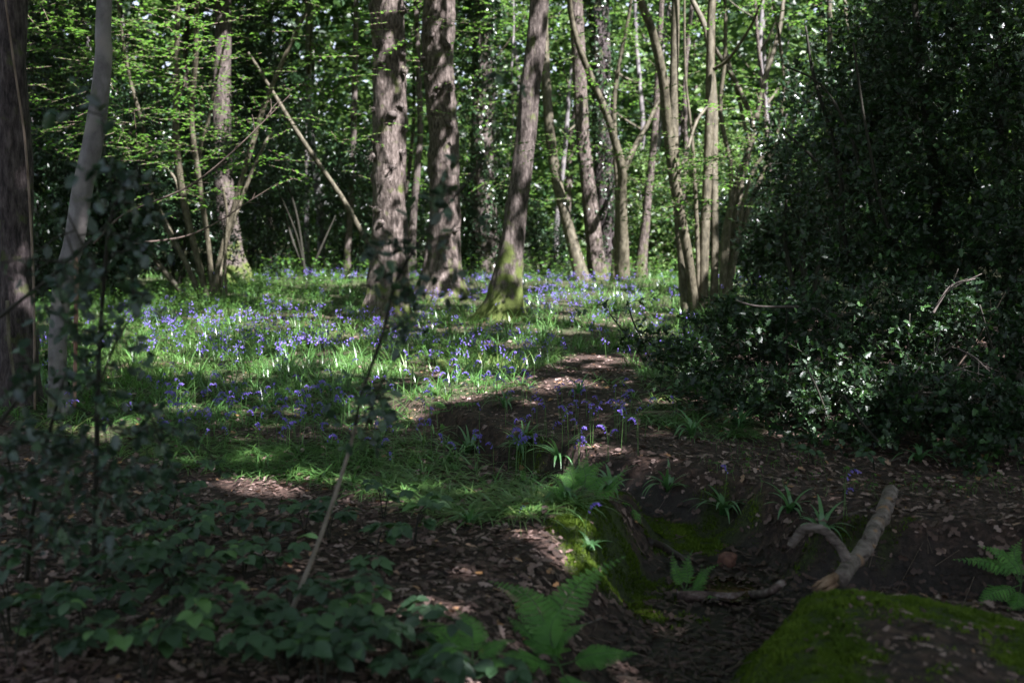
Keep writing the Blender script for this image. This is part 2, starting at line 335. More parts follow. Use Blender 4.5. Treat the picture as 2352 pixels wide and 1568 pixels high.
M['holly_near'] = leaf_mat('close_holly_leaf', [(0, (.013, .03, .018)), (.7, (.028, .062, .036)), (1, (.06, .12, .05))], (.06, .14, .04), .12, .36, .7)  # holly leaf made lighter and bluer, sky sheen put into the colour
M['holly_far'] = leaf_mat('far_holly_leaf', [(0, (.01, .024, .011)), (.8, (.02, .05, .02)), (1, (.04, .09, .03))], (.05, .13, .01), .12, .3, .6)
M['ivy_leaf'] = leaf_mat('ivy_leaf', [(0, (.012, .03, .012)), (1, (.03, .07, .022))], (.05, .12, .02), .15, .28, .6)
M['grass'] = leaf_mat('bluebell_leaf', [(0, (.04, .105, .025)), (.6, (.075, .18, .045)), (.9, (.125, .225, .06)), (1, (.22, .22, .08))], (.24, .45, .09), .3, .3, .8)
M['strap'] = leaf_mat('strap_leaf', [(0, (.05, .14, .05)), (1, (.11, .25, .08))], (.2, .42, .1), .25, .28, .9)  # bluebell leaf made lighter in colour, to offset the shade around the tufts
M['herb'] = leaf_mat('herb_leaf', [(0, (.03, .085, .015)), (1, (.075, .17, .03))], (.16, .34, .03), .35, .5, .3)
M['bramble'] = leaf_mat('bramble_leaf', [(0, (.02, .046, .024)), (.5, (.04, .09, .038)), (.85, (.07, .15, .05)), (1, (.13, .26, .07))], (.14, .3, .06), .25, .42, .6)
M['fern'] = leaf_mat('fern_leaf', [(0, (.075, .2, .045)), (1, (.14, .33, .065))], (.2, .45, .06), .35, .5, .3)
M['bell'] = leaf_mat('bluebell_flower', [(0, (.14, .095, .46)), (.7, (.225, .155, .62)), (1, (.4, .31, .76))], (.32, .22, .78), .3, .5, .3)
M['stalk'] = leaf_mat('flower_stalk', [(0, (.05, .12, .03)), (1, (.1, .19, .05))], (.2, .3, .05), .1, .45, .4)
M['litter'] = leaf_mat('dead_leaf', [(0, (.03, .02, .016)), (.35, (.095, .06, .048)), (.7, (.19, .13, .108)), (.93, (.3, .22, .19)), (1, (.34, .18, .07))], (.25, .13, .06), .12, .6, .3)
M['moss'] = leaf_mat('moss_tuft', [(0, (.035, .06, .006)), (.5, (.075, .125, .01)), (1, (.14, .2, .02))], (.13, .22, .02), .25, .7, .2)
def ground_mat():
    m, n, l, b, out = newmat('woodland_soil'); tc = n.new('ShaderNodeTexCoord')
    n1 = n.new('ShaderNodeTexNoise'); n1.inputs['Scale'].default_value = 26; n1.inputs['Detail'].default_value = 8; n1.inputs['Roughness'].default_value = .7; l.new(tc.outputs['Object'], n1.inputs['Vector'])
    vo = n.new('ShaderNodeTexVoronoi'); vo.inputs['Scale'].default_value = 24; l.new(tc.outputs['Object'], vo.inputs['Vector'])
    r1 = ramp(n, [(.3, (.012, .008, .006)), (.5, (.045, .028, .02)), (.66, (.1, .066, .05)), (.8, (.16, .11, .085))]); l.new(n1.outputs[0], r1.inputs[0])
    r2 = ramp(n, [(0, (.35, .35, .35)), (1, (1.25, 1.15, 1.1))]); l.new(vo.outputs['Color'], r2.inputs[0])
    mu = n.new('ShaderNodeMix'); mu.data_type = 'RGBA'; mu.blend_type = 'MULTIPLY'; mu.inputs[0].default_value = 1; l.new(r1.outputs[0], mu.inputs[6]); l.new(r2.outputs[0], mu.inputs[7])
    col = mu.outputs[2]
    for att, cols in (('grassy', [(.35, (.014, .03, .008)), (.65, (.05, .08, .02))]), ('moss', [(.35, (.012, .02, .004)), (.65, (.045, .068, .012))]), ('mud', [(.3, (.007, .005, .004)), (.7, (.03, .022, .017))])):
        a = n.new('ShaderNodeAttribute'); a.attribute_name = att; rr = ramp(n, cols); l.new(n1.outputs[0], rr.inputs[0])
        mx = n.new('ShaderNodeMix'); mx.data_type = 'RGBA'; l.new(a.outputs['Fac'], mx.inputs[0]); l.new(col, mx.inputs[6]); l.new(rr.outputs[0], mx.inputs[7]); col = mx.outputs[2]
        if att == 'mud':
            mr = n.new('ShaderNodeMapRange'); mr.inputs[3].default_value = .85; mr.inputs[4].default_value = .32; l.new(a.outputs['Fac'], mr.inputs[0]); l.new(mr.outputs[0], b.inputs['Roughness'])
    l.new(col, b.inputs['Base Color']); b.inputs['Specular IOR Level'].default_value = .35
    bp = n.new('ShaderNodeBump'); bp.inputs['Strength'].default_value = .8; bp.inputs['Distance'].default_value = .03; l.new(n1.outputs[0], bp.inputs['Height']); l.new(bp.outputs[0], b.inputs['Normal'])
    return m
M['ground'] = ground_mat()
def water_mat():
    m, n, l, b, out = newmat('ochre_stream_water'); tc = n.new('ShaderNodeTexCoord'); n1 = n.new('ShaderNodeTexNoise'); n1.inputs['Scale'].default_value = 7; n1.inputs['Detail'].default_value = 5
    l.new(tc.outputs['Object'], n1.inputs['Vector']); r = ramp(n, [(.35, (.006, .004, .003)), (.5, (.022, .013, .007)), (.65, (.06, .033, .014))]); l.new(n1.outputs[0], r.inputs[0]); l.new(r.outputs[0], b.inputs['Base Color'])
    b.inputs['Roughness'].default_value = .06; b.inputs['IOR'].default_value = 1.33
    n2 = n.new('ShaderNodeTexNoise'); n2.inputs['Scale'].default_value = 22; l.new(tc.outputs['Object'], n2.inputs['Vector']); bp = n.new('ShaderNodeBump'); bp.inputs['Strength'].default_value = .08; bp.inputs['Distance'].default_value = .01
    l.new(n2.outputs[0], bp.inputs['Height']); l.new(bp.outputs[0], b.inputs['Normal']); return m
M['water'] = water_mat()

# ------------------------------------------------------------------ masks in plan (taken from where things stand on the ground)
GR = [(150, 1010), (300, 1060), (430, 1075), (560, 1090), (700, 1105), (830, 1130), (960, 1170), (1100, 1200), (1220, 1190), (1340, 1170), (1300, 1108), (1140, 1068), (1060, 1015), (1000, 990), (930, 990), (960, 955), (1010, 930), (1080, 905), (1200, 855), (1330, 815), (1470, 808), (1570, 830), (1660, 760), (1930, 720), (1930, 615), (560, 612), (280, 640), (-60, 700), (-200, 900), (0, 960)]
def grass_density(x, y):
    """0..1, from plan position"""
    pxy = np.stack([x, y, height(x, y)], -1); px, py = project(pxy)
    g = inpoly(px, py, GR).astype(float)
    g = np.where(g > 0, np.clip(.72 + .75 * fb2(x, y, .9, 3, 71), .05, 1), 0)
    bare = np.exp(-(((px - 760) / 70) ** 2 + ((py - 815) / 22) ** 2)) + np.exp(-(((px - 930) / 75) ** 2 + ((py - 935) / 15) ** 2)) + .9 * np.exp(-(((px - 980) / 60) ** 2 + ((py - 850) / 22) ** 2)) + np.exp(-(((px - 820) / 80) ** 2 + ((py - 1090) / 14) ** 2)) + 1.2 * np.exp(-(((px - 1170) / 95) ** 2 + ((py - 1085) / 24) ** 2))
    g = g * np.clip(1 - bare, 0, 1)
    kn = inpoly(px, py, [(1100, 905), (1200, 855), (1330, 815), (1470, 808), (1560, 900), (1480, 1000), (1330, 1060), (1180, 1000), (1060, 985)])
    g = np.where(kn, np.clip(.04 + .5 * fb2(x, y, 1.1, 2, 72), .0, .4), g)
    g = np.maximum(g, .75 * np.exp(-(((px - 1090) / 90) ** 2 + ((py - 880) / 22) ** 2)))
    g = np.maximum(g, .7 * np.exp(-(((px - 1215) / 70) ** 2 + ((py - 1010) / 22) ** 2)))
    rs = inpoly(px, py, [(1470, 850), (1620, 820), (1750, 1000), (1600, 1010), (1440, 960)]); g = np.maximum(g, np.where(rs, .45 + .3 * fb2(x, y, 1.3, 2, 73), 0))
    return np.clip(g, 0, 1)

# ------------------------------------------------------------------ the ground
xs = np.concatenate([-np.geomspace(5, 220, 40)[::-1], np.arange(-4.95, 4.96, .045), np.geomspace(5, 220, 40)])
ys = np.concatenate([np.linspace(-120, 2.3, 16), np.arange(2.4, 13, .045), 13 + np.geomspace(.05, 280, 90)])
X, Y = np.meshgrid(xs, ys); Z = height(X, Y); V = np.stack([X, Y, Z], -1).reshape(-1, 3); nx = len(xs); ny = len(ys)
i = np.arange(ny - 1)[:, None] * nx + np.arange(nx - 1)[None]; A = i.ravel(); T = np.concatenate([np.stack([A, A + 1, A + nx + 1], -1), np.stack([A, A + nx + 1, A + nx], -1)])
mud = (1 - sstep(.2, .42, polydist(V[:, 0], V[:, 1], CH[:10])[0] + .06 * fb2(V[:, 0], V[:, 1], 4, 2, 3)))
mud = np.maximum(mud, 1 - sstep(.4, .65, polydist(V[:, 0], V[:, 1], CR)[0])) * (V[:, 2] < -.02)
mud = np.maximum(mud, sstep(.16, .32, -V[:, 2]) * (V[:, 1] < 10))
front = V[:, 1] > 0; gd = np.zeros(len(V)); gd[front] = grass_density(V[front, 0], V[front, 1]); gd = np.maximum(gd * .8, np.where((V[:, 1] > 20), .45, 0))
moss = moss_mask(V[:, 0], V[:, 1])
ground = link('ground', mesh_of('ground', [(V, T, .5, 0)], [M['ground']], True, {'moss': moss, 'mud': mud * (1 - moss * .7), 'grassy': gd * .9}), kind='structure')

def water(name, c, rx, ry, z, ang=0):
    a = np.linspace(0, 2 * math.pi, 40, endpoint=False); r = 1 + .18 * np.sin(a * 3 + 1) + .1 * np.sin(a * 5)
    lx = np.cos(a) * rx * r; ly = np.sin(a) * ry * r; x = c[0] + lx * math.cos(ang) - ly * math.sin(ang); y = c[1] + lx * math.sin(ang) + ly * math.cos(ang)
    V = np.concatenate([np.stack([x, y, np.full(40, z)], -1), [[c[0], c[1], z]]]); k = np.arange(40)
    link(name, mesh_of(name, [(V, np.stack([k, (k + 1) % 40, np.full(40, 40)], -1), .5, 0)], [M['water']]), kind='structure')
water('stream_water', flat(1668, 1340, -.29), .17, .22, -.303, .3)

# ------------------------------------------------------------------ trees
def ground_at(px, py): return G(px, py)
HOLES = []       # gaps cut in the leaf canopy towards the sun: (point to light, radius)
def hole(p, r, pad=.19): HOLES.append((np.asarray(p, float), r + pad))
def tree_path(pts, Y=None, top=None, lean=0., sink=.12):
    base = G(pts[0][0], pts[0][1]); Yb = base[1] if Y is None else Y
    c = []; r = []
    for k, (px, py, wd) in enumerate(pts):
        q = P(px, py, Yb + lean * k); c.append(q); r.append(wd * .5 / F * q[1])
    c[0] = c[0].copy(); c[0][2] = h1(c[0][0], c[0][1]) - sink
    if top:
        d = nrm(c[-1] - c[-2]); n = 3
        L = (top - c[-1][2]) / max(d[2], .4)
        for k in range(1, n + 1): c.append(c[-1] + d * L / n + np.array([U(-.1, .1), U(-.1, .1), 0])); r.append(max(r[-1] * .8, .015))
    return np.array(c), np.array(r)
TREES = {}
def tree(name, label, cat, pts, mat, Y=None, top=11., seg=36, n=110, amp=.1, bumps=None, flare=(.35, .35, 4), group=None, ridge=.03, boughs=5, lean=0., seed=1, twiggy=True):
    c, r = tree_path(pts, Y, top, lean)
    t = thing(name, label, cat, (c[0][0], c[0][1], h1(c[0][0], c[0][1])), group)
    V, T = tube(c, r, seg, n, amp, 9., .22, seed, bumps, flare, ridge=ridge)
    link('trunk', mesh_of('trunk', [(V, T, .5, 0)], [mat], True), t)
    for k in range(boughs):      # boughs in the crown
        q = c[-1] * (1 - (.15 + .25 * k / boughs)) + c[-3] * (.15 + .25 * k / boughs); a = k * 2.4 + seed; L = U(1.6, 3)
        e = q + np.array([math.cos(a) * L, math.sin(a) * L, U(.8, 2)]); m_ = (q + e) / 2 + np.array([0, 0, -.15])
        V, T = tube([q, m_, e], [r[-2] * .5, r[-2] * .35, .015], 7, 14); link('branch', mesh_of('branch', [(V, T, .5, 0)], [mat], True), t)
    TREES[t.name] = (t, c, r); return t, c, r
def burrs(t, c, r, spots, mat, Yoff=0):
    """rough dark knobs with a beard of short dead twigs"""
    for (px, py, sz) in spots:
        k = int(np.argmin(np.abs([project(q)[1] - py for q in catmull(c, 200)]))); q = catmull(c, 200)[k]; rad = np.interp(k / 199 * (len(c) - 1), np.arange(len(c)), r)
        cx = project(q)[0]; off = np.clip((px - cx) / (rad / q[1] * F), -1, 1) * .97
        d = np.array([off, -math.sqrt(1 - off * off), 0]); s = sz / F * q[1]; p = q + d * rad * .97
        th = np.linspace(0, math.pi, 7); ph = np.linspace(0, 2 * math.pi, 10, endpoint=False); TH, PH = np.meshgrid(th, ph, indexing='ij')
        sp = np.stack([np.sin(TH) * np.cos(PH), np.sin(TH) * np.sin(PH), np.cos(TH)], -1).reshape(-1, 3); nn = 1 + .35 * fbm(sp * 2.5 + p * 3, 2, 5)
        V = p + sp * nn[:, None] * s * np.array([1.0, .8, .75]); Tn = []
        for a in range(6):
            for b in range(10): A = a * 10 + b; B = a * 10 + (b + 1) % 10; Tn += [(A, A + 10, B + 10), (A, B + 10, B)]
        nt_ = 14; dd = nrm(rdir(nt_) + d * .9); a0 = p + dd * s * .5; Rm, sc = twigs(a0, a0 + dd * (s * U(.6, 1.5, nt_))[:, None], .006)
        link('burr', mesh_of('burr', [(V, np.array(Tn), .5, 0), inst(PRISM, a0, Rm, sc, U(0, 1, nt_), 0)], [M['ivy_bark']], True), t)

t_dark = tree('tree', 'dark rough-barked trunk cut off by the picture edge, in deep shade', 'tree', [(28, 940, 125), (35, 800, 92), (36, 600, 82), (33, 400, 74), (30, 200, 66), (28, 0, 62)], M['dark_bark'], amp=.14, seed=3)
t_pale = tree('tree', 'pale smooth leaning trunk with silvery sunlit patches and ivy round its foot', 'tree', [(140, 955, 56), (132, 860, 40), (134, 757, 42), (146, 640, 43), (168, 560, 46), (190, 430, 47), (213, 330, 45), (228, 230, 42), (238, 120, 38), (240, 0, 36)], M['pale_bark'], amp=.05, seed=4, ridge=.06)
t_moss = tree('tree', 'grey trunk with a mossy green foot behind the pale hazel poles', 'tree', [(540, 652, 84), (532, 580, 54), (520, 480, 45), (512, 380, 42), (510, 200, 40), (513, 0, 36)], M['moss_bark'], amp=.08, seed=5)
bA = [(U(.6, 6), U(0, 6.28), U(.06, .14), U(.02, .06)) for _ in range(26)]
t_A = tree('tree', 'stout burr-covered trunk straight up the middle of the glade, dappled with sun', 'tree', [(885, 738, 128), (890, 680, 96), (895, 560, 82), (893, 430, 74), (895, 250, 76), (893, 120, 74), (890, 0, 73)], M['oak_bark'], seg=48, n=170, amp=.09, bumps=bA, seed=6, flare=(.4, .26, 5))
burrs(t_A[0], t_A[1], t_A[2], [(858, 20, 12), (925, 30, 14), (925, 100, 14), (860, 75, 9), (928, 170, 13), (925, 128, 11), (905, 270, 13), (858, 360, 13), (905, 385, 9), (862, 255, 8), (922, 245, 10), (925, 350, 9), (880, 150, 9), (880, 100, 8), (870, 485, 12), (880, 512, 9), (928, 300, 7), (930, 620, 12), (895, 410, 7)], M['dark_bark'])
bB = [(U(.6, 6), U(0, 6.28), U(.06, .14), U(.02, .06)) for _ in range(22)]
t_B = tree('tree', 'stout trunk with the sunlit bark and ringed branch scars, behind the burr-covered one', 'tree', [(1012, 692, 135), (1015, 620, 85), (1020, 520, 72), (1021, 420, 66), (1018, 300, 65), (1008, 180, 69), (1005, 80, 72), (1008, 0, 69)], M['oak_bark'], seg=48, n=150, amp=.08, bumps=bB, seed=7, flare=(.4, .26, 4))
burrs(t_B[0], t_B[1], t_B[2], [(990, 85, 11), (1030, 108, 9), (975, 140, 9), (1012, 205, 12), (1035, 205, 9), (985, 180, 8), (1035, 290, 9), (1000, 225, 8), (980, 60, 8), (1045, 530, 9)], M['dark_bark'])
t_C = tree('tree', 'slimmer leaning trunk with a flared mossy root beside the sunny bluebells', 'tree', [(1152, 738, 118), (1160, 690, 84), (1168, 620, 64), (1180, 530, 54), (1192, 440, 50), (1205, 340, 46), (1215, 230, 46), (1228, 120, 44), (1240, 0, 42)], M['moss_bark'], seg=40, n=150, amp=.1, seed=8, flare=(.4, .42, 3), ridge=.08)
t_C2 = tree('tree', 'thin pale curved trunk leaning away behind the mossy-rooted one', 'tree', [(1340, 645, 38), (1318, 570, 28), (1297, 490, 25), (1280, 420, 24), (1266, 330, 23), (1256, 220, 22), (1250, 100, 20), (1247, 0, 20)], M['hazel_bark'], seg=20, n=70, amp=.05, seed=9)
t_D = tree('tree', 'blotchy sunlit trunk just before the ivy-clad one', 'tree', [(1374, 642, 48), (1366, 570, 37), (1352, 440, 34), (1338, 300, 32), (1330, 150, 32), (1322, 0, 30)], M['oak_bark'], seg=24, n=90, amp=.1, seed=10)
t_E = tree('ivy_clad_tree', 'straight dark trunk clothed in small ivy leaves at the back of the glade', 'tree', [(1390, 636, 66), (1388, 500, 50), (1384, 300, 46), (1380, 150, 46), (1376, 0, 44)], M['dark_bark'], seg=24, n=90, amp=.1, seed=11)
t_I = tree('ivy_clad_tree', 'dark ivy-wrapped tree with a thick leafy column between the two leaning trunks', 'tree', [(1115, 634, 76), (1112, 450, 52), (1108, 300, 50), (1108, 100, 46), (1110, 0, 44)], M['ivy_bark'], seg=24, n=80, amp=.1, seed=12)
t_G = tree('tree', 'slender pale trunk leaning into the bright leaves beyond the forked stem', 'tree', [(1470, 636, 30), (1480, 540, 21), (1490, 440, 18), (1500, 350, 16), (1510, 200, 14), (1520, 0, 12)], M['oak_bark'], seg=16, n=70, amp=.1, seed=13)
t_L = tree('tree', 'dim far trunk showing between the dark edge tree and the pale one', 'tree', [(78, 650, 40), (76, 450, 30), (72, 250, 28), (66, 100, 26), (62, 0, 26)], M['pale_bark'], seg=16, n=60, seed=14)
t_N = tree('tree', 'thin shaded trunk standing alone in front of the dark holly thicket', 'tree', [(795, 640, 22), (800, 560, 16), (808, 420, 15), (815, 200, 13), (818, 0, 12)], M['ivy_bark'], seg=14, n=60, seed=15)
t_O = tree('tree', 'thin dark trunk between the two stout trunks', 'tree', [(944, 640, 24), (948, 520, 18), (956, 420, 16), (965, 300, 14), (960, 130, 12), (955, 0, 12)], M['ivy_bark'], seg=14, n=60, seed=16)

def poles(name, label, mat, stems, Y=None, cat='tree', group=None, amp=.05, part='stem', seg=12, ext=8., seed=0):
    """a coppiced stool: every pole a part"""
    b = G(stems[0][0][0], stems[0][0][1]); t = thing(name, label, cat, (b[0], b[1], h1(b[0], b[1])), group); out = []
    for k, st in enumerate(stems):
        up = st[-1][1] <= 5
        bb = P(*st[0][:2], Y or b[1])
        c, r = tree_path(st, Y or b[1], ext if up else None, U(-.25, .25), .08) if True else None
        if k and st[0][1] < stems[0][0][1] - 60: c[0] = P(st[0][0], st[0][1], Y or b[1])    # a fork, not a pole from the ground
        V, T = tube(c, r, seg, 60, amp, 12, .4, seed + k, ridge=.03); link(part, mesh_of(part, [(V, T, .5, 0)], [mat], True), t); out.append((c, r))
    return t, out
hz_left = poles('hazel_tree', 'spreading hazel with pale crooked poles beside the mossy-footed trunk', M['hazel_bark'], [
    [(478, 690, 16), (455, 600, 15), (428, 490, 17), (412, 400, 17), (404, 300, 16), (406, 180, 14), (408, 0, 12)],
    [(470, 692, 16), (425, 600, 13), (370, 500, 11), (330, 400, 9), (305, 340, 8)],
    [(440, 690, 15), (360, 600, 12), (310, 535, 10), (285, 480, 8)],
    [(490, 688, 13), (478, 560, 12), (458, 420, 13), (440, 290, 14), (444, 200, 13), (450, 120, 12), (452, 0, 10)],
    [(500, 690, 13), (500, 620, 12), (545, 450, 13), (580, 330, 12), (610, 235, 11), (650, 140, 10), (702, 30, 8)],
    [(512, 688, 10), (508, 600, 9), (540, 500, 9), (585, 380, 9), (625, 300, 7)],
    [(520, 685, 8), (517, 600, 7), (522, 500, 6), (512, 430, 5)],
    [(455, 400, 9), (462, 330, 9), (478, 280, 8), (498, 180, 6), (520, 80, 5)],
    [(395, 540, 10), (350, 440, 11), (330, 300, 10), (300, 190, 9), (285, 110, 7), (270, 0, 6)],
    [(412, 440, 6), (395, 400, 6), (330, 330, 6), (280, 240, 5), (260, 180, 4)],
    ], seed=20)
hz_right = poles('hazel_tree', 'clump of slender upright hazel poles rising from the edge of the holly', M['hazel_bark'], [
    [(1578, 722, 26), (1568, 600, 24), (1556, 460, 22), (1548, 340, 22), (1548, 180, 20), (1552, 0, 18)],
    [(1598, 705, 24), (1582, 600, 22), (1550, 420, 24), (1532, 280, 24), (1522, 180, 22), (1500, 80, 20), (1470, 0, 18)],
    [(1614, 700, 24), (1618, 560, 22), (1624, 420, 21), (1630, 260, 20), (1632, 120, 20), (1636, 0, 18)],
    [(1640, 690, 20), (1642, 560, 18), (1640, 400, 18), (1640, 260, 18), (1634, 160, 16), (1622, 70, 14), (1590, 0, 12)],
    [(1640, 160, 9), (1670, 140, 8), (1700, 100, 7), (1730, 50, 6), (1750, 0, 5)],
    [(1606, 690, 12), (1602, 560, 10), (1596, 420, 9), (1588, 300, 7), (1575, 180, 6), (1572, 0, 5)],
    [(1628, 240, 7), (1600, 280, 7), (1580, 340, 6), (1560, 400, 6)],
    ], seed=40)
hz_fork = poles('tree', 'forked young trunk dividing into a wide V behind the hazel poles', M['hazel_bark'], [
    [(1430, 648, 36), (1430, 540, 26), (1428, 440, 22), (1428, 385, 22), (1405, 300, 17), (1380, 230, 16), (1350, 160, 15), (1330, 110, 14), (1312, 40, 12), (1308, 0, 12)],
    [(1428, 402, 16), (1455, 345, 13), (1485, 290, 11), (1510, 240, 9), (1540, 180, 7)],
    [(1410, 645, 20), (1420, 480, 14), (1412, 330, 12), (1410, 240, 12), (1420, 160, 10), (1440, 60, 8), (1450, 0, 7)],
    ], seed=50)
hz_diag = poles('tree', 'thin pale sapling leaning steeply into the burr-covered trunk', M['hazel_bark'], [
    [(905, 664, 14), (850, 570, 12), (790, 462, 12), (738, 385, 11), (700, 330, 11), (640, 235, 10), (605, 178, 8), (570, 120, 6)]], seed=60)
hz_far = poles('hazel_tree', 'thicket hazel with diagonal poles crossing in the sunlit leaves', M['hazel_bark'], [
    [(1665, 640, 18), (1690, 500, 16), (1712, 380, 15), (1735, 280, 13), (1758, 180, 12), (1790, 70, 10), (1800, 0, 8)],
    [(1660, 640, 18), (1665, 540, 16), (1700, 400, 14), (1730, 300, 12), (1690, 190, 12), (1640, 110, 10)],
    [(1672, 640, 14), (1700, 540, 12), (1760, 380, 10), (1820, 280, 8), (1890, 190, 7)],
    [(1660, 600, 12), (1680, 420, 11), (1655, 260, 10), (1665, 130, 9), (1665, 0, 8)],
    [(1668, 620, 10), (1720, 420, 9), (1780, 320, 9), (1800, 200, 8), (1790, 90, 7), (1775, 0, 6)],
    [(1720, 330, 9), (1690, 200, 8), (1660, 90, 6)],
    ], Y=24., seed=70)
hz_c = poles('tree', 'pale upright trunk glimpsed deep in the shaded holly, with a bright edge', M['hazel_bark'], [
    [(1890, 640, 20), (1890, 540, 17), (1895, 420, 15), (1900, 300, 14), (1905, 180, 13), (1905, 0, 12)], [(1893, 640, 10), (1935, 330, 10), (1960, 250, 9), (1950, 120, 9), (1940, 0, 8)]], Y=22., seed=80)

# bare twigs and low branches crossing the glade
def stick(name, label, cat, pts, mat, seg=8, n=28, amp=.08, kinks=True, forks=0, parent=None, group=None):
    c = np.array([q[:3] for q in pts], float); r = np.array([q[3] for q in pts])
    V, T = tube(c, r, seg, n, amp, 20, .5, int(abs(c[0][0]) * 100) % 50); ch = [(V, T, .5, 0)]
    cc = catmull(c, 60)
    for k in range(forks):
        j = int(U(12, 52)); d = nrm(cc[min(j + 3, 59)] - cc[j - 3]); d = nrm(d + rdir(1)[0] * .8); L = U(.1, .35); e = cc[j] + d * L
        V, T = tube([cc[j], (cc[j] + e) / 2 + rdir(1)[0] * L * .08, e], [r.mean() * .5, r.mean() * .4, .002], 5, 8); ch.append((V, T, .5, 0))
    me = mesh_of(name, ch, [mat], True)
    if parent: return link(name, me, parent)
    o = link(name, me); o['label'] = label; o['category'] = cat
    if group: o['group'] = group
    return o
def px3(lst, Y0, Y1=None):
    out = []
    for k, (px, py, wd) in enumerate(lst):
        Yk = Y0 if Y1 is None else Y0 + (Y1 - Y0) * k / (len(lst) - 1); q = P(px, py, Yk); out.append((*q, wd * .5 / F * Yk))
    return out
def on_ground(lst, lift=.6):
    out = []
    for (px, py, wd) in lst:
        q = G(px, py); r = wd * .5 / F * q[1]; out.append((q[0], q[1], q[2] + r * lift, r))
    return out
low = thing('fallen_branch', 'long thin bare branch arching across the hazel poles', 'branch', G(283, 700))
stick('stem', '', '', px3([(215, 560, 6), (283, 494, 5), (417, 437, 4.5), (480, 395, 4), (547, 337, 3.5), (610, 275, 2.5), (667, 217, 1.5)], 13.5), M['sapling_dark'], parent=low, forks=8)
stick('stem', '', '', px3([(300, 560, 5), (417, 545, 4.5), (500, 510, 4), (560, 470, 3), (640, 420, 1.5)], 15), M['sapling_dark'], parent=low, forks=6)

# small shed trunks seen in the bright distance
FAR_AT = ((300, 'behind the pale leaning trunk'), (560, 'behind the spreading hazel'), (700, 'beyond the mossy-footed trunk'), (850, 'beyond the leaning sapling'), (1000, 'between the two stout trunks'), (1130, 'beyond the ivy-wrapped column'), (1280, 'beyond the mossy-rooted leaning trunk'), (1430, 'beyond the blotchy sunlit trunk'), (1560, 'behind the forked young trunk'), (1660, 'behind the hazel poles'), (1800, 'beyond the crossing diagonal poles'), (9999, 'far behind the dark holly'))
for k in range(26):
    px = U(560, 1950) if k > 5 else U(40, 560); Yf = U(36, 47); x0 = (px - 1176) / F * Yf; base = np.array([x0, Yf, h1(x0, Yf) - .1]); ln = U(-.12, .12)
    hgt = U(8, 13); r0 = U(.06, .15); pts = [base + np.array([ln * z + U(-.12, .12), 0, z]) for z in np.linspace(0, hgt, 7)]; pts[0] = base
    t = thing('young_tree', ('thin ' if r0 < .09 else 'slim ' if r0 < .12 else 'sturdier ') + ('pale trunk' if k % 3 else 'grey-brown trunk') + (' leaning slightly' if abs(ln) > .06 else '') + ' in the thicket ' + next(t_ for x_, t_ in FAR_AT if px < x_), 'tree', base, 'slim trunks in the far thicket')
    V, T = tube(pts, np.linspace(r0, r0 * .5, 7), 9, 30, .06, 8, .3, k); link('trunk', mesh_of('trunk', [(V, T, .5, 0)], [M['pale_bark'] if k % 3 else M['oak_bark']], True), t)
    for b in range(2):
        q = pts[3 + b]; a = U(0, 6.28); L = U(.8, 2); e = q + np.array([math.cos(a) * L, math.sin(a) * L * .5, U(.8, 1.8)]); V, T = tube([q, (q + e) / 2 - [0, 0, .08], e], [r0 * .4, r0 * .3, .01], 6, 10); link('branch', mesh_of('branch', [(V, T, .5, 0)], [M['hazel_bark']], True), t)

# ------------------------------------------------------------------ points picked for sun, each a gap cut in the leaves
def gh(px, py, r): hole(G(px, py) + [0, 0, .1], r)
def th_(px, py, Y, r, pad=.03): hole(P(px, py, Y), r, pad)
for a in ((350, 770, .42), (325, 840, .3), (420, 800, .22), (760, 770, .5), (720, 745, .3), (880, 850, .35), (800, 830, .25), (1000, 700, .4), (1330, 700, .8), (1420, 745, .55), (1280, 730, .4), (1230, 690, .35), (1090, 890, .4), (1150, 850, .25), (930, 935, .32), (870, 960, .2), (600, 650, .9), (760, 650, 1.0), (690, 640, .8), (600, 1120, .14), (570, 1105, .1), (1300, 1290, .1), (1330, 1275, .07), (1500, 770, .3), (1370, 820, .25), (1450, 830, .25), (480, 650, .6), (350, 640, .6), (270, 1010, .12), (235, 985, .12), (1700, 650, .8), (1780, 640, .6), (1640, 630, .7), (1330, 880, .14), (1290, 1085, .07), (1375, 1065, .06), (1480, 640, 1.), (1180, 660, .5), (1830, 1000, .15), (1930, 1010, .12)): gh(*a)
for a in ((480, 760, .3), (560, 720, .3), (640, 800, .2), (300, 700, .3), (1050, 760, .25), (1180, 790, .25), (940, 720, .3), (700, 690, .4), (540, 870, .12), (1010, 830, .2), (430, 860, .15), (1260, 760, .3), (1390, 680, .5)): gh(*a)
YA, YB, YC, YP, YM = (t_[1][0][1] for t_ in (t_A, t_B, t_C, t_pale, t_moss)); YH = hz_left[1][0][0][0][1]; YR = hz_right[1][0][0][0][1]
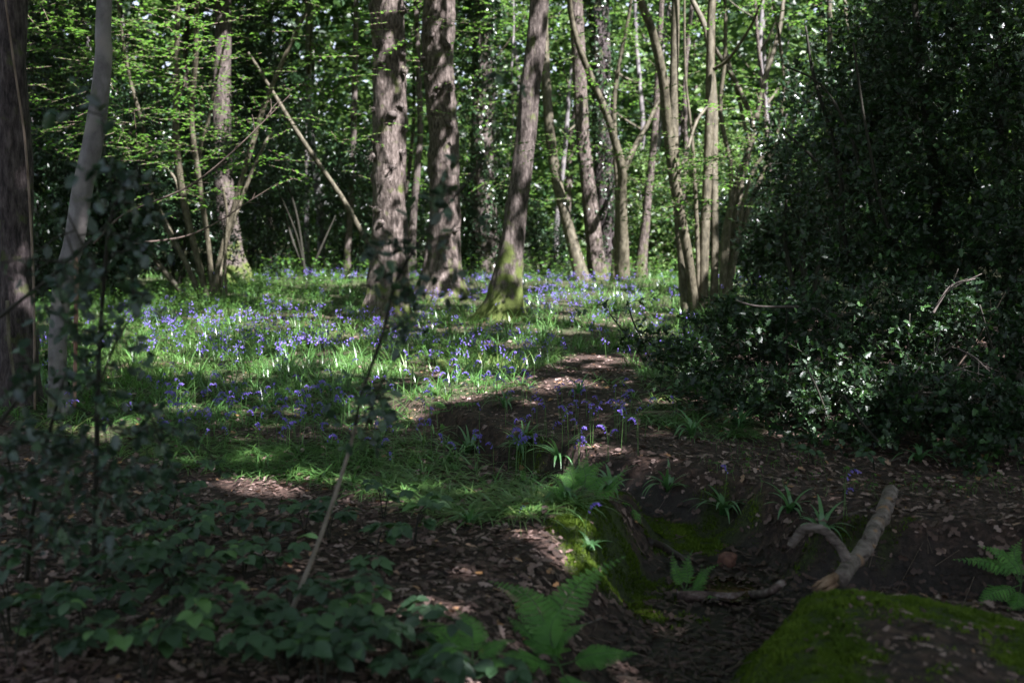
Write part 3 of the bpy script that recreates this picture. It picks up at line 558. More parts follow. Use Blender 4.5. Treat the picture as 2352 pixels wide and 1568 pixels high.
for a in ((900, 30, YA, .22), (905, 160, YA, .18), (885, 185, YA, .16), (880, 270, YA, .14), (905, 300, YA, .13), (895, 455, YA, .2), (920, 370, YA, .15), (885, 560, YA, .16), (900, 600, YA, .2), (895, 660, YA, .2), (1030, 60, YB, .3), (1028, 150, YB, .27), (1025, 235, YB, .22), (1025, 310, YB, .18), (1020, 405, YB, .22), (1015, 480, YB, .2), (1022, 560, YB, .2), (1035, 635, YB, .2), (1220, 130, YC, .18), (1235, 60, YC, .15), (1205, 240, YC, .14), (1200, 330, YC, .16), (1190, 480, YC, .16), (1185, 590, YC, .2), (1160, 690, YC, .18),
          (205, 350, YP, .13), (190, 415, YP, .14), (180, 450, YP, .1), (140, 640, YP, .11), (160, 620, YP, .07), (138, 780, YP, .06), (520, 120, YM, .4), (520, 230, YM, .35), (515, 330, YM, .25), (545, 600, YM, .25),
          (410, 330, YH, .3), (412, 430, YH, .3), (405, 230, YH, .25), (440, 270, YH, .3), (455, 560, YH, .25), (430, 500, YH, .2), (480, 640, YH, .25), (360, 590, YH, .2), (700, 330, 24, .3), (760, 420, 24, .3), (820, 530, 24, .3), (640, 160, 18, .3), (590, 310, 18, .25),
          (1650, 500, YR, .15), (1560, 640, YR, .15), (1630, 300, YR, .12), (1345, 640, 30, .3), (1310, 560, 30, .3), (1355, 300, 28, .4), (1350, 100, 28, .4), (1365, 480, 28, .4)): th_(*a)
def open_to_sun(p, pad=.45):
    k = np.ones(len(p), bool)
    for (q, r) in HOLES:
        v = p - q; al = v @ SUN; d2 = np.sum(v * v, -1) - al * al; k &= ~((d2 < (r + pad - .2) ** 2) & (al > .4))
    return k
# ------------------------------------------------------------------ foliage
def sprays(pos, d, L, k, size, spread=1.0, planar=True, droop=.1, T=OVATE, rnd=None, tilt=.25):
    """N shoots with k leaves each -> leaf chunk and twig chunk"""
    N = len(pos); t = np.linspace(.12, 1, k)[None, :, None]; d = nrm(d); L = np.broadcast_to(L, (N,))
    p = pos[:, None] + d[:, None] * (L[:, None, None] * t) + np.array([0, 0, -1.]) * (droop * L[:, None, None] * t * t)
    R = basis(d, np.tile([0, 0, 1.], (N, 1))); side = R[:, :, 0]; nn = R[:, :, 2]; sg = np.where(np.arange(k) % 2 == 0, 1., -1.)[None, :, None]
    if planar: ld = d[:, None] * .55 + side[:, None] * sg * spread + 0 * t
    else:
        a = (np.arange(k) * 2.4)[None] + U(0, 6.28, (N, 1)); ld = d[:, None] * .7 + side[:, None] * np.cos(a)[..., None] * spread + nn[:, None] * np.sin(a)[..., None] * spread
    ld = nrm(ld + U(-.25, .25, (N, k, 3))); up = np.array([0, 0, 1.]) + U(-tilt, tilt, (N, k, 3)) if planar else nrm(np.array([0, 0, .8]) + U(-.9, .9, (N, k, 3)))
    Rl = basis(ld.reshape(-1, 3), up.reshape(-1, 3)); s = size * U(.5, 1.25, N * k)
    r = U(0, 1, N * k) if rnd is None else np.clip(np.repeat(rnd, k) + U(-.2, .2, N * k), 0, 1)
    tip = p[:, -1]; Rt, st = twigs(pos, tip, .0018 + size * .02)
    return inst(T, p.reshape(-1, 3), Rl, s, r, 0), inst(PRISM, pos, Rt, st, U(0, 1, N), 1), (p.reshape(-1, 3), Rl, s, r)
def leafage(thing_, pos, d, L, k, size, mat, T=OVATE, name='foliage', twig='twig', **kw):
    ok = open_to_sun(pos); pos, d, L = pos[ok], d[ok], L[ok]
    a, b, _ = sprays(pos, d, L, k, size, T=T, **kw)
    return link(name, mesh_of(name, [a, b], [mat, M[twig]]), thing_, kind='stuff')
# hazel leaves in layered sprays
def region(n, x0, x1, y0, y1, Y0, Y1): 
    px, py, Yk = U(x0, x1, n), U(y0, y1, n), U(Y0, Y1, n); return np.array([P(a, b, c) for a, b, c in zip(px, py, Yk)])
def layered(n, cl, x0, x1, y0, y1, Y0, Y1, rad=.55):
    c = region(cl, x0, x1, y0, y1, Y0, Y1); i = rng.integers(0, cl, n); p = c[i] + rng.normal(0, 1, (n, 3)) * np.array([rad, rad, rad * .22]); return p
def hd(n): return nrm(np.stack([U(-1, 1, n), U(-1, 1, n), U(-.25, .15, n)], -1))
p = np.concatenate([layered(760, 58, 270, 870, -60, 330, 15, 24, .5), layered(110, 20, 300, 640, 330, 470, 15, 20, .4)])
leafage(hz_left[0], p, hd(len(p)), U(.3, .6, len(p)), 8, .085, M['hazel_leaf'], MID)
p = np.concatenate([layered(1000, 76, 1440, 1900, -60, 440, 17, 30, .6), layered(90, 9, 1480, 1700, 300, 520, 14, 20, .35)])
leafage(hz_far[0], p, hd(len(p)), U(.3, .6, len(p)), 8, .09, M['hazel_leaf'], MID)
p = np.concatenate([layered(40, 6, 1230, 1500, 270, 340, 14.5, 17, .3), layered(60, 10, 1480, 1760, 200, 420, 16, 20, .35), layered(26, 5, 1560, 1680, 420, 660, 16, 20, .15)])
leafage(hz_right[0], p, hd(len(p)), U(.3, .6, len(p)), 8, .07, M['hazel_leaf'], MID)
p = layered(800, 80, 850, 1480, -60, 460, 24, 34, .7); leafage(hz_fork[0], p, hd(len(p)), U(.4, .7, len(p)), 8, .1, M['hazel_leaf'], MID)
p = layered(320, 30, 40, 300, -60, 360, 14, 24, .5); leafage(t_L[0], p, hd(len(p)), U(.3, .6, len(p)), 8, .085, M['hazel_leaf'], MID)
p = layered(60, 10, 960, 1140, 60, 260, 19, 23, .35); leafage(t_B[0], p, hd(len(p)), U(.3, .5, len(p)), 7, .07, M['hazel_leaf'], MID)

# ivy on its trunks
def ivy(tr, n, size, spread, zmax=9):
    t, c, r = tr; cc = catmull(c, 300); rr = np.interp(np.linspace(0, len(c) - 1, 300), np.arange(len(c)), r); k = rng.integers(5, 300, n); k = k[cc[k][:, 2] < zmax]; n = len(k)
    a = U(0, 6.28, n); out = np.stack([np.cos(a), np.sin(a), 0 * a], -1); lump = 1 + spread * np.clip(fbm(np.stack([np.cos(a) * 1.5, np.sin(a) * 1.5, cc[k][:, 2] * 1.1], -1), 2, 3) + .25, 0, 2)
    keep = fbm(np.stack([np.cos(a) * 2, np.sin(a) * 2, cc[k][:, 2] * 1.3], -1), 2, 8) > -.25
    p = (cc[k] + out * (rr[k] * lump)[:, None] * U(1.0, 1.15, (n, 1)))[keep]; o = out[keep]; m = len(p)
    R = basis(nrm(np.stack([U(-.6, .6, m), U(-.6, .6, m), np.full(m, -1.)], -1) + o * .3), o + U(-.5, .5, (m, 3)))
    link('ivy', mesh_of('ivy', [inst(IVY, p, R, size * U(.6, 1.2, m), U(0, 1, m))], [M['ivy_leaf']]), t, kind='stuff')
ivy(t_E, 5000, .09, .7); ivy(t_I, 5000, .1, 1.5); ivy(t_pale, 420, .055, .25, 1.3); ivy(t_D, 500, .07, .3, 5); ivy(t_C2, 160, .06, .4, 4)
ivy(t_moss, 160, .06, .2, 3)

def ivy_mass(tr, n, rad, zmax, k=9, size=.12):
    t, c, r = tr; cc = catmull(c, 200); cc = cc[(cc[:, 2] < zmax)]; i = rng.integers(0, len(cc), n); a = U(0, 6.28, n); q = cc[i]
    bulge = rad * (.55 + .45 * fbm(np.stack([np.cos(a) * .8, np.sin(a) * .8, q[:, 2] * .8], -1), 2, 33)); o = np.stack([np.cos(a), np.sin(a), 0 * a], -1); p = q + o * (np.abs(bulge) * U(.3, 1, n) ** .5)[:, None]; p = p[p[:, 2] > .9]
    o = nrm(p - np.stack([np.interp(p[:, 2], cc[:, 2], cc[:, 0]), np.interp(p[:, 2], cc[:, 2], cc[:, 1]), p[:, 2]], -1) + [0, 0, -.3])
    a_, b_, _ = sprays(p, o, U(.15, .35, len(p)), k, size, T=NKITE, planar=False); link('ivy', mesh_of('ivy', [a_, b_], [M['ivy_leaf'], M['holly_stem']]), t, kind='stuff')
ivy_mass(t_I, 1100, .95, 9.5); ivy_mass(t_E, 800, .46, 9.5, 8, .1)
# dark evergreen bushes at the back, each its own thing
def bush(label, px, py, rx, ry, Yb, n, size=.125, T=NKITE, mat='holly_far', name='holly_bush', k=9, down=True, tw='holly_stem'):
    c = P(px, py, Yb); a = rx / F * Yb; b = ry / F * Yb; base = np.array([c[0], Yb, h1(c[0], Yb)])
    t = thing(name, label, 'bush', base)
    n = int(n * (2.6 if px < 900 else 1.6)); nc = 34; dc = rdir(nc) * (U(.25, 1, nc) ** .5)[:, None]; cl = c + dc * np.array([a, a * .8, b])
    i = rng.integers(0, nc, n // k); p = cl[i] + rng.normal(0, 1, (n // k, 3)) * np.array([a, a * .8, b]) * .2; p = p[p[:, 2] > base[2] + .05]
    d = nrm(p - c + rng.normal(0, .6, p.shape) * a)
    leafage(t, p, d, U(.25, .5, len(p)), k, size, M[mat], T, twig=tw, planar=False)
    for s in range(4):
        e = cl[s * 3]; m_ = (base + e) / 2 + np.array([U(-.2, .2), U(-.2, .2), 0]); V, Tn = tube([base - [0, 0, .1], m_, e], [.04, .03, .01], 8, 20, .05, 8, .4, s); link('stem', mesh_of('stem', [(V, Tn, .5, 0)], [M['holly_stem']], True), t)
    return t
BUSHES = [
    ('dark holly filling the gap under the leaning sapling', 700, 440, 130, 180, 31, 6500),
    ('shadowy holly directly behind the mossy-footed trunk', 590, 380, 100, 230, 34, 6000),
    ('dark holly close behind the stout burr-covered trunk', 825, 480, 80, 150, 35, 4200),
    ('dense holly behind the middle of the spreading hazel', 400, 430, 130, 180, 26, 6000),
    ('shaded holly between the pale leaning trunk and the spreading hazel', 265, 400, 80, 200, 24, 5200),
    ('tall dim evergreen above the pale leaning trunk', 150, 180, 150, 170, 27, 6500),
    ('low dark holly behind the dark edge trunk', 80, 480, 110, 170, 23, 5500),
    ('small dim holly at the foot of the ivy-wrapped column', 1090, 560, 60, 70, 33, 1800),
    ('grey-green bush between the leaning trunk and the pale curved one', 1250, 560, 55, 90, 34, 2200),
    ('shaded holly screen behind the crossing diagonal poles', 1740, 520, 110, 110, 26, 5000),
    ('dark holly with open sky gaps above the low thicket', 1860, 330, 95, 190, 18, 2600),
    ('dark holly rising beside the pale trunk with a bright edge', 1985, 200, 90, 260, 15, 6500),
    ('low dark holly behind the clearing with the white fallen branch', 1830, 560, 90, 60, 20, 3200),
    ('dark holly between stout sunlit trunk and burr-covered trunk', 960, 520, 45, 90, 36, 1800),
    ('tall dark evergreen behind the top of the spreading hazel', 560, 130, 150, 160, 36, 5200),
]
for b in BUSHES: bush(*b)
# sunlit bushes at the back
for lb, px, py, rx, ry, Yb, n in (
    ('bright green bush low behind the forked young trunk', 1530, 560, 70, 70, 33, 2600), ('sunny leafy bush beyond the hazel pole clump', 1690, 400, 110, 120, 33, 4200),
    ('bright bush in the gap between ivy-clad trunk and hazel poles', 1480, 440, 60, 90, 35, 2400), ('sunlit pale bush above the bluebell edge near the two stout trunks', 1075, 420, 60, 140, 38, 2600)):
    bush(lb, px, py, rx, ry, Yb, n, .13, MID, 'wood_leaf', 'leafy_bush', 8, True, 'twig')

# ------------------------------------------------------------------ the big holly and its low skirt beside the stream
def holly_mass(label, cells, n_twig, k, size, solo, stems, name='holly_bush', TB=HOLLY, T=HOLLY):
    c0 = np.mean([q[0] for q in cells], 0); base = np.array([c0[0], c0[1], h1(c0[0], c0[1])]); t = thing(name, label, 'bush', base)
    wts = np.array([q[2] for q in cells], float); wts /= wts.sum(); i = rng.choice(len(cells), n_twig, p=wts); C = np.array([q[0] for q in cells]); Rr = np.array([q[1] for q in cells])
    p = C[i] + nrm(rng.normal(0, 1, (n_twig, 3))) * (U(0, 1, (n_twig, 1)) ** .45) * Rr[i]
    p = p[p[:, 2] > height(p[:, 0], p[:, 1]) + .06]; d = nrm(nrm(p - C[i[:len(p)]]) * .5 + np.array([0, -.2, .5]) + rng.normal(0, .5, p.shape))
    a, b, (lp, lR, ls, lr) = sprays(p, d, U(.12, .3, len(p)), k, size, planar=False, T=T, spread=1.1)
    # the leaves that show largest are parts of their own
    px, py = project(lp); vis = (px > 0) & (px < 2352) & (py > 0) & (py < 1568); order = np.argsort(np.where(vis, lp[:, 1], 1e9)); sel = order[:solo]
    lm = [mesh_of('leaf', [(T[0], T[1], v, 0)], [M['holly_leaf']]) for v in (.15, .45, .7, .95)]
    for q in sel: link('leaf', lm[int(lr[q] * 3.999)], t, mat_of(lR[q], lp[q], ls[q]))
    keep = np.ones(len(lp), bool); keep[sel] = False
    link('foliage', mesh_of('foliage', [inst(TB, lp[keep], lR[keep], ls[keep], lr[keep], 0), b], [M['holly_leaf'], M['holly_stem']]), t, kind='stuff')
    for s in stems:
        c = np.array([q[:3] for q in s]); r = np.array([q[3] for q in s]); V, Tn = tube(c, r, 8, 30, .05, 10, .4, 3); link('stem', mesh_of('stem', [(V, Tn, .5, 0)], [M['holly_stem']], True), t)
    return t
def cell(px, py, Yc, rx, ry, rz, wt): return (P(px, py, Yc), np.array([rx, ry, rz]), wt)
low_cells = [cell(1660, 830, 9.6, .5, .5, .3, 8), cell(1800, 760, 9.8, .6, .6, .4, 12), cell(1950, 800, 9.2, .65, .6, .45, 14), cell(2120, 780, 9.2, .6, .6, .5, 14), cell(2280, 820, 9.0, .6, .6, .5, 13),
             cell(1760, 920, 9.0, .5, .4, .25, 9), cell(1920, 930, 8.6, .55, .4, .3, 11), cell(2100, 950, 8.3, .5, .4, .32, 11), cell(2290, 980, 8.0, .5, .4, .35, 11), cell(1700, 740, 10.2, .4, .4, .2, 5), cell(1580, 850, 9.5, .25, .3, .15, 2), cell(1640, 930, 8.8, .3, .3, .16, 2), cell(2200, 1040, 7.7, .4, .3, .14, 3), cell(1850, 1010, 8.0, .35, .3, .1, 2), cell(2020, 1040, 7.8, .3, .3, .09, 1.5), cell(1500, 800, 10.5, .3, .4, .12, 1.2)]
stem_low = [px3([(1808, 880, 5), (1807, 800, 4), (1806, 700, 3)], 9.3), px3([(2075, 930, 6), (2082, 840, 5), (2090, 720, 3)], 8.8), px3([(2030, 900, 7), (2010, 780, 6), (1990, 690, 4)], 8.9), px3([(1937, 907, 6), (1980, 970, 6), (2034, 1032, 7)], 8.0),
            px3([(1915, 1000, 6), (1880, 900, 5), (1850, 840, 4)], 8.4), px3([(2330, 1000, 8), (2290, 840, 7), (2250, 700, 5)], 8.6)]
holly_low = holly_mass('low sprawling holly thicket with spiny shining leaves beside the leaf-strewn stream bank', low_cells, 1900, 8, .062, 280, stem_low, TB=HOLLY_LO)
tall_cells = [cell(2040, 480, 10.8, .4, .6, .8, 4.5), cell(2050, 200, 11.5, .6, .8, 1.0, 10), cell(2180, 420, 11, .8, .8, 1.1, 16), cell(2320, 250, 10.8, .8, .8, 1.3, 18), cell(2330, 580, 10, .6, .7, .8, 12), cell(2200, 60, 11.5, .9, .9, .9, 12), cell(2100, 620, 10.5, .6, .6, .6, 8), cell(2480, 450, 10.5, 1, 1, 1.6, 12), cell(1960, 620, 11.2, .35, .5, .3, 2.5), cell(1930, 120, 12, .5, .6, .6, 1.2), cell(2400, 900, 9, .5, .5, .8, 6)]
tall_cells = tall_cells[:3] + tall_cells[3:] + [cell(U(1770, 2000), U(-20, 640), U(10.2, 13), U(.2, .4), U(.2, .4), U(.2, .45), U(.12, .45)) for _ in range(24)]
stem_tall = [px3([(1960, 660, 12), (1930, 500, 10), (1880, 380, 8), (1800, 300, 5)], 11.2), px3([(2010, 520, 10), (1960, 330, 8), (1890, 200, 6), (1800, 150, 4)], 11.2), px3([(2130, 640, 11), (2040, 520, 9), (1990, 300, 7), (1960, 100, 5)], 10.6), px3([(2150, 900, 34), (2160, 700, 30), (2150, 450, 26), (2120, 200, 20), (2100, 0, 14)], 11.3), px3([(2330, 900, 40), (2320, 600, 34), (2300, 300, 26), (2290, 0, 18)], 11.), px3([(1905, 700, 14), (1935, 480, 12), (1915, 330, 10), (1870, 180, 8), (1850, 60, 5)], 12.), px3([(2352, 620, 8), (2270, 720, 6), (2190, 800, 5)], 9.6)]
holly_tall = holly_mass('tall black-green holly towering at the edge, glinting leaves and no sky through it', tall_cells, 3600, 7, .066, 120, stem_tall, 'holly_tree', HOLLY_LO)

# ------------------------------------------------------------------ close holly saplings, out of focus
def sapling(label, stems, n_tw, k, size, zones, mat='holly_stem', T=HOLLY2, name='holly_sapling'):
    b = np.array(stems[0][0][:3]); t = thing(name, label, 'sapling', (b[0], b[1], h1(b[0], b[1]))); lm = [mesh_of('leaf', [(T[0], T[1], v, 0)], [M['holly_near']]) for v in (.2, .5, .75, .98)]
    paths = []
    for s, mt in stems_with(stems, mat):
        c = np.array([q[:3] for q in s]); r = np.array([q[3] for q in s]); V, Tn = tube(c, r, 9, 44, .06, 14, .4, 5); link('stem', mesh_of('stem', [(V, Tn, .5, 0)], [M[mt]], True), t); paths.append(catmull(c, 80))
    allp = np.concatenate(paths); nl = 0; more = []
    for (px, py, sx, sy, Y0, Y1, n) in zones:
        q = np.array([P(rng.normal(px, sx), rng.normal(py, sy), U(Y0, Y1)) for _ in range(n)])
        q = q[np.argsort([np.linalg.norm(allp - e, axis=1).min() for e in q])]
        for e in q:
            if e[2] < h1(e[0], e[1]) + .04: continue
            a = allp[np.argmin(np.linalg.norm(allp - e, axis=1) + rng.uniform(0, .08, len(allp)))]; d = e - a; L = np.linalg.norm(d)
            mid = (a + e) / 2 + np.array([0, 0, .08 * L]); allp = np.concatenate([allp, [(a + mid) / 2, mid, (mid + e) / 2, e]]); V, Tn = tube([a, mid, e], [.0035, .0028, .0015], 5, 8); link('twig', mesh_of('twig', [(V, Tn, .5, 0)], [M['holly_stem']]), t)
            _, _, (lp, lR, ls, lr) = sprays(np.array([e - nrm(d) * .06]), nrm(d)[None], np.array([.1]), k, size, planar=False, T=T, spread=1.0)
            for z in range(k):
                if nl < 296: link('leaf', lm[int(min(lr[z], .999) * 4)], t, mat_of(lR[z], lp[z], ls[z]))
                else: more.append(inst(T, lp[z:z + 1], lR[z:z + 1], ls[z:z + 1], lr[z:z + 1]))
                nl += 1
    if more: link('foliage', mesh_of('foliage', more, [M['holly_near']]), t, kind='stuff')
    return t
def stems_with(stems, mat): return [(s, mat if k == 0 else 'holly_stem') for k, s in enumerate(stems)]
b1 = G(650, 1455)
sap1 = [px3([(650, 1455, 12.0), (690, 1350, 11.2), (725, 1262, 10.4), (765, 1150, 9.6), (800, 1040, 8.8), (820, 960, 8.0)], b1[1], 4.05),
        px3([(816, 975, 8.0), (832, 900, 8.0), (878, 770, 8.0), (905, 660, 7.6), (950, 575, 7.2), (1005, 500, 6.4), (1070, 420, 5.6), (1120, 350, 4.8), (1165, 270, 3.2), (1185, 200, 1.6)], 4.05, 3.6),
        px3([(830, 1010, 4.8), (855, 940, 4.0), (885, 860, 3.2), (930, 800, 2.4)], 4.1, 3.9), px3([(905, 660, 4.8), (870, 600, 4.0), (845, 560, 3.2), (835, 520, 2.4)], 4.0, 3.8), px3([(960, 570, 4.0), (1010, 560, 3.2), (1060, 500, 2.4)], 3.85, 3.7)]
V_ = sapling('slim leaning holly sapling with pale lower stem crossing before the glade', sap1, 0, 5, .046,
    [(905, 730, 40, 60, 3.7, 4.1, 13), (850, 920, 36, 50, 3.8, 4.2, 14), (960, 600, 45, 40, 3.6, 4, 10), (1030, 480, 40, 40, 3.5, 3.9, 6), (900, 580, 30, 30, 3.7, 4, 6), (1150, 250, 30, 50, 3.4, 3.7, 3), (850, 990, 20, 20, 4, 4.3, 3)], 'sapling_stem')
b2 = G(218, 1330)
sap2 = [px3([(215, 1335, 13), (218, 1200, 12), (222, 1043, 12), (225, 890, 11), (231, 757, 10), (241, 623, 10), (255, 500, 8), (285, 430, 6), (345, 340, 4)], b2[1], 3.6),
        px3([(0, 728, 10), (60, 680, 9), (100, 650, 8), (173, 583, 7), (240, 520, 5), (330, 420, 3)], 3.9, 3.9), px3([(225, 890, 6), (270, 780, 5), (320, 700, 4), (345, 660, 3)], 4, 3.8), px3([(238, 640, 6), (190, 560, 5), (150, 480, 3)], 3.8, 3.7)]
sapling('dark straight holly sapling with bluish blurred leaves in deep shade', sap2, 0, 5, .045,
    [(150, 620, 70, 60, 3.4, 3.9, 18), (290, 690, 50, 50, 3.5, 3.9, 14), (230, 800, 55, 60, 3.6, 4.1, 15), (160, 760, 50, 60, 3.5, 4, 14), (290, 430, 40, 40, 3.4, 3.8, 10), (270, 960, 60, 50, 3.6, 4.1, 16), (330, 560, 40, 40, 3.5, 3.9, 8), (210, 270, 50, 80, 3.3, 3.6, 6), (400, 1010, 50, 40, 3.9, 4.3, 9)])
b3 = G(60, 1330)
sap3 = [px3([(60, 1340, 12), (75, 1180, 10), (100, 1050, 9), (130, 930, 7), (150, 860, 4)], b3[1], 3.6), px3([(0, 970, 10), (57, 890, 9), (87, 806, 7), (83, 740, 4)], 3.8, 3.7), px3([(70, 1240, 7), (160, 1120, 6), (230, 1060, 4)], 4, 3.8), px3([(75, 1200, 7), (30, 1100, 6), (10, 1000, 4)], 4, 3.7)]
sapling('bushy young holly crowding the shaded corner below the dark trunk', sap3, 0, 5, .046,
    [(70, 1080, 60, 60, 3.4, 4, 23), (180, 1100, 60, 60, 3.6, 4.2, 23), (120, 1220, 80, 50, 3.6, 4.1, 23), (300, 1110, 60, 50, 3.9, 4.3, 18), (60, 940, 50, 60, 3.3, 3.8, 13), (380, 1130, 40, 40, 4, 4.4, 7)])
b4 = G(1470, 840)
sap4 = [px3([(1500, 850, 5), (1480, 790, 4), (1455, 740, 4), (1440, 690, 3)], b4[1] - 1.5), px3([(1490, 850, 5), (1460, 800, 4), (1400, 720, 3)], b4[1] - 1.5)]
sapling('small wiry holly seedling in front of the brightest bluebell patch', sap4, 0, 5, .06, [(1440, 730, 45, 28, b4[1] - 1.8, b4[1] - 1.3, 9)], T=HOLLY)

# ------------------------------------------------------------------ logs, sticks, stone
def pxl(l): return l
lg = thing('fallen_log', 'grey forked log propped from the far bank onto the mossy mound', 'log', P(1931, 1334, 4.72))
a0 = G(2041, 1138); a1 = P(1931, 1334, 4.72)
def between(lst, Ya, Yb, r):
    n = len(lst); return [(*P(px, py, Ya + (Yb - Ya) * k / (n - 1)), rr) for k, ((px, py), rr) in enumerate(zip(lst, r))]
main = between([(2046, 1128), (2036, 1160), (2022, 1190), (2008, 1216), (1990, 1252), (1966, 1284), (1945, 1306), (1930, 1332)], a0[1], a1[1], [.042, .043, .041, .041, .039, .037, .036, .034])
V, T = tube([q[:3] for q in main], [q[3] for q in main], 24, 110, .13, 18, .8, 3, [(.5, 4.2, .035, .02), (.75, 4.6, .03, .02), (1.3, 4.5, .03, .018)]); link('trunk', mesh_of('trunk', [(V, T, .5, 0)], [M['log_bark']], True), lg)
jY = a1[1] + .18
side = between([(1946, 1288), (1934, 1262), (1916, 1238), (1893, 1218), (1868, 1211), (1846, 1216), (1832, 1232), (1816, 1252)], jY, jY + .12, [.024, .021, .02, .02, .021, .022, .021, .02])
V, T = tube([q[:3] for q in side], [q[3] for q in side], 16, 70, .12, 20, .8, 7); link('branch', mesh_of('branch', [(V, T, .5, 0)], [M['log_bark']], True), lg)
e = np.array(main[-1][:3]); ch = []
for k in range(7):
    s = e + np.array([U(-.05, .0), U(-.05, .02), U(-.02, .02)]); d = np.array([-.1, -.05, -.02]) * U(.5, 1.0) + rdir(1)[0] * .03; V, T = tube([s, s + d * .5, s + d], [.018, .014, .004], 6, 8, .2, 20, 1, k); ch.append((V, T, .5, 0))
link('broken_end', mesh_of('broken_end', ch, [M['split_wood']]), lg, label='splintered tan broken end of the log')
for (fx, dx, dz, L_) in ((1, .5, .5, .05), (2, -.6, .5, .07), (5, .7, .35, .04), (4, -.3, .8, .05)):
    q = np.array(main[fx][:3]); d = nrm(np.array([dx, -.4, dz])); V, T = tube([q + d * .03, q + d * (.03 + L_ * .6) + [.004, 0, .006], q + d * (.03 + L_)], [.009, .007, .004], 7, 10, .2, 30, 1, fx); link('snapped_twig', mesh_of('snapped_twig', [(V, T, .5, 0)], [M['log_bark']], True), lg)
for (fx, sd) in ((2, -1), (3, 1), (4, 1)):
    q = np.array(main[fx][:3]) + np.array([.02 * sd, -.037, .008]); V, T = tube([q, q + [0, -.018, .004], q + [.002, -.026, .006]], [.014, .012, .005], 8, 6, .2, 20, 1, fx); link('knot', mesh_of('knot', [(V, T, .5, 0)], [M['split_wood'] if fx == 4 else M['ivy_bark']], True), lg)
stick('fallen_log', 'mottled birch log lying across the stream below the ochre puddle', 'log', on_ground([(1555, 1380, 24), (1600, 1380, 25), (1634, 1379, 24), (1678, 1382, 22), (1728, 1376, 22), (1765, 1362, 20), (1800, 1340, 18)], 1.0)[:5] + px3([(1765, 1360, 20), (1800, 1336, 19)], 5.0), M['birch_log'], 14, 60, .14)
stick('fallen_log', 'black wet log half sunk in the stream beyond the mossy bank tip', 'log', on_ground([(1490, 1250, 22), (1520, 1262, 22), (1552, 1280, 20), (1585, 1297, 16)]), M['wet_log'], 12, 40, .1)
q = G(1671, 1300); sp = rdir(0)
th, ph = np.meshgrid(np.linspace(0, math.pi, 12), np.linspace(0, 2 * math.pi, 18, endpoint=False), indexing='ij'); sp = np.stack([np.sin(th) * np.cos(ph), np.sin(th) * np.sin(ph), np.cos(th)], -1).reshape(-1, 3)
V = q + [0, 0, .03] + sp * (1 + .3 * vnoise(sp * 1.4 + 3, 2) + .1 * vnoise(sp * 4, 3))[:, None] * np.array([.058, .05, .05]); T = []
for a in range(11):
    for b in range(18): A = a * 18 + b; B = a * 18 + (b + 1) % 18; T += [(A, A + 18, B + 18), (A, B + 18, B)]
o = link('stone', mesh_of('stone', [(V, np.array(T), .5, 0)], [M['stone']])); o['label'] = 'rusty red-brown stone at the edge of the ochre puddle'; o['category'] = 'stone'
STK = [('fallen_stick', 'straight pale stick lying under the bramble at the foot of the sapling', [(497, 1379, 5), (560, 1398, 6), (640, 1420, 6), (724, 1438, 5)], 'dead_twig', 2),
       ('fallen_stick', 'whitish stick sloping down in the darkest lower corner', [(10, 1398, 6), (40, 1440, 6), (83, 1496, 7)], 'dead_twig', 3),
       ('fallen_stick', 'brown stick among the shaded holly seedlings', [(207, 1222, 6), (260, 1235, 7), (360, 1265, 8)], 'twig', 2),
       ('fallen_stick', 'short curved dark stick in the grass beside the mossy root', [(1208, 690, 9), (1222, 702, 10), (1240, 712, 8)], 'ivy_bark', 0),
       ('fallen_log', 'brown mossy log lying in the grass behind the sunny bank', [(984, 826, 18), (1010, 840, 22), (1040, 862, 18)], 'moss_bark', 0),
       ('fallen_log', 'long weathered log in the grass behind the far bluebells', [(600, 680, 8), (640, 686, 10), (700, 700, 9)], 'hazel_bark', 0),
       ('fallen_branch', 'white bare fallen branch in the clearing behind the hazel poles', [(1668, 584, 5), (1690, 582, 6), (1714, 575, 6), (1740, 568, 5), (1762, 560, 3)], 'dead_twig', 4),
       ('fallen_stick', 'thin twig on the leaf litter of the knoll top', [(1395, 888, 5), (1430, 882, 6), (1470, 878, 5)], 'twig', 1),
       ('fallen_stick', 'forked twig on the brown leaves at the knoll foot', [(1470, 948, 6), (1520, 950, 8), (1580, 945, 6)], 'twig', 2),
       ('fallen_stick', 'dark branch lying behind the forked grey log', [(1880, 1195, 8), (1930, 1190, 10), (1990, 1172, 8), (2040, 1140, 5)], 'ivy_bark', 2),
       ('fallen_stick', 'grey twig on wet leaves between fern and stream', [(1325, 1440, 5), (1370, 1425, 6), (1430, 1395, 4)], 'dead_twig', 2),
       ('fallen_stick', 'short grey stick on the moss of the mound', [(1905, 1515, 10), (1940, 1508, 10), (1964, 1498, 8)], 'dead_twig', 0),
       ('fallen_stick', 'thin straight stick on the litter near the bottom bramble', [(785, 1473, 5), (850, 1490, 5), (930, 1512, 5)], 'twig', 1),
       ('fallen_stick', 'brown stick lying beside the tip of the sunny leaf patch', [(860, 1172, 7), (910, 1168, 7), (960, 1160, 5)], 'twig', 1),
       ('fallen_stick', 'pale twig lying by the roots of the low holly', [(2010, 1070, 6), (2080, 1050, 6), (2150, 1035, 4)], 'dead_twig', 2)]
for nm, lb, pts, mt, fk in STK: stick(nm, lb, 'log' if 'log' in nm else 'branch' if 'branch' in nm else 'stick', on_ground(pts), M[mt], forks=fk)
stick('fallen_branch', 'pale bare branch caught across the top of the low holly', 'branch', px3([(1690, 690, 4), (1740, 703, 5), (1830, 705, 7), (1890, 714, 7), (1935, 724, 6)], 9.3), M['dead_twig'], forks=5)
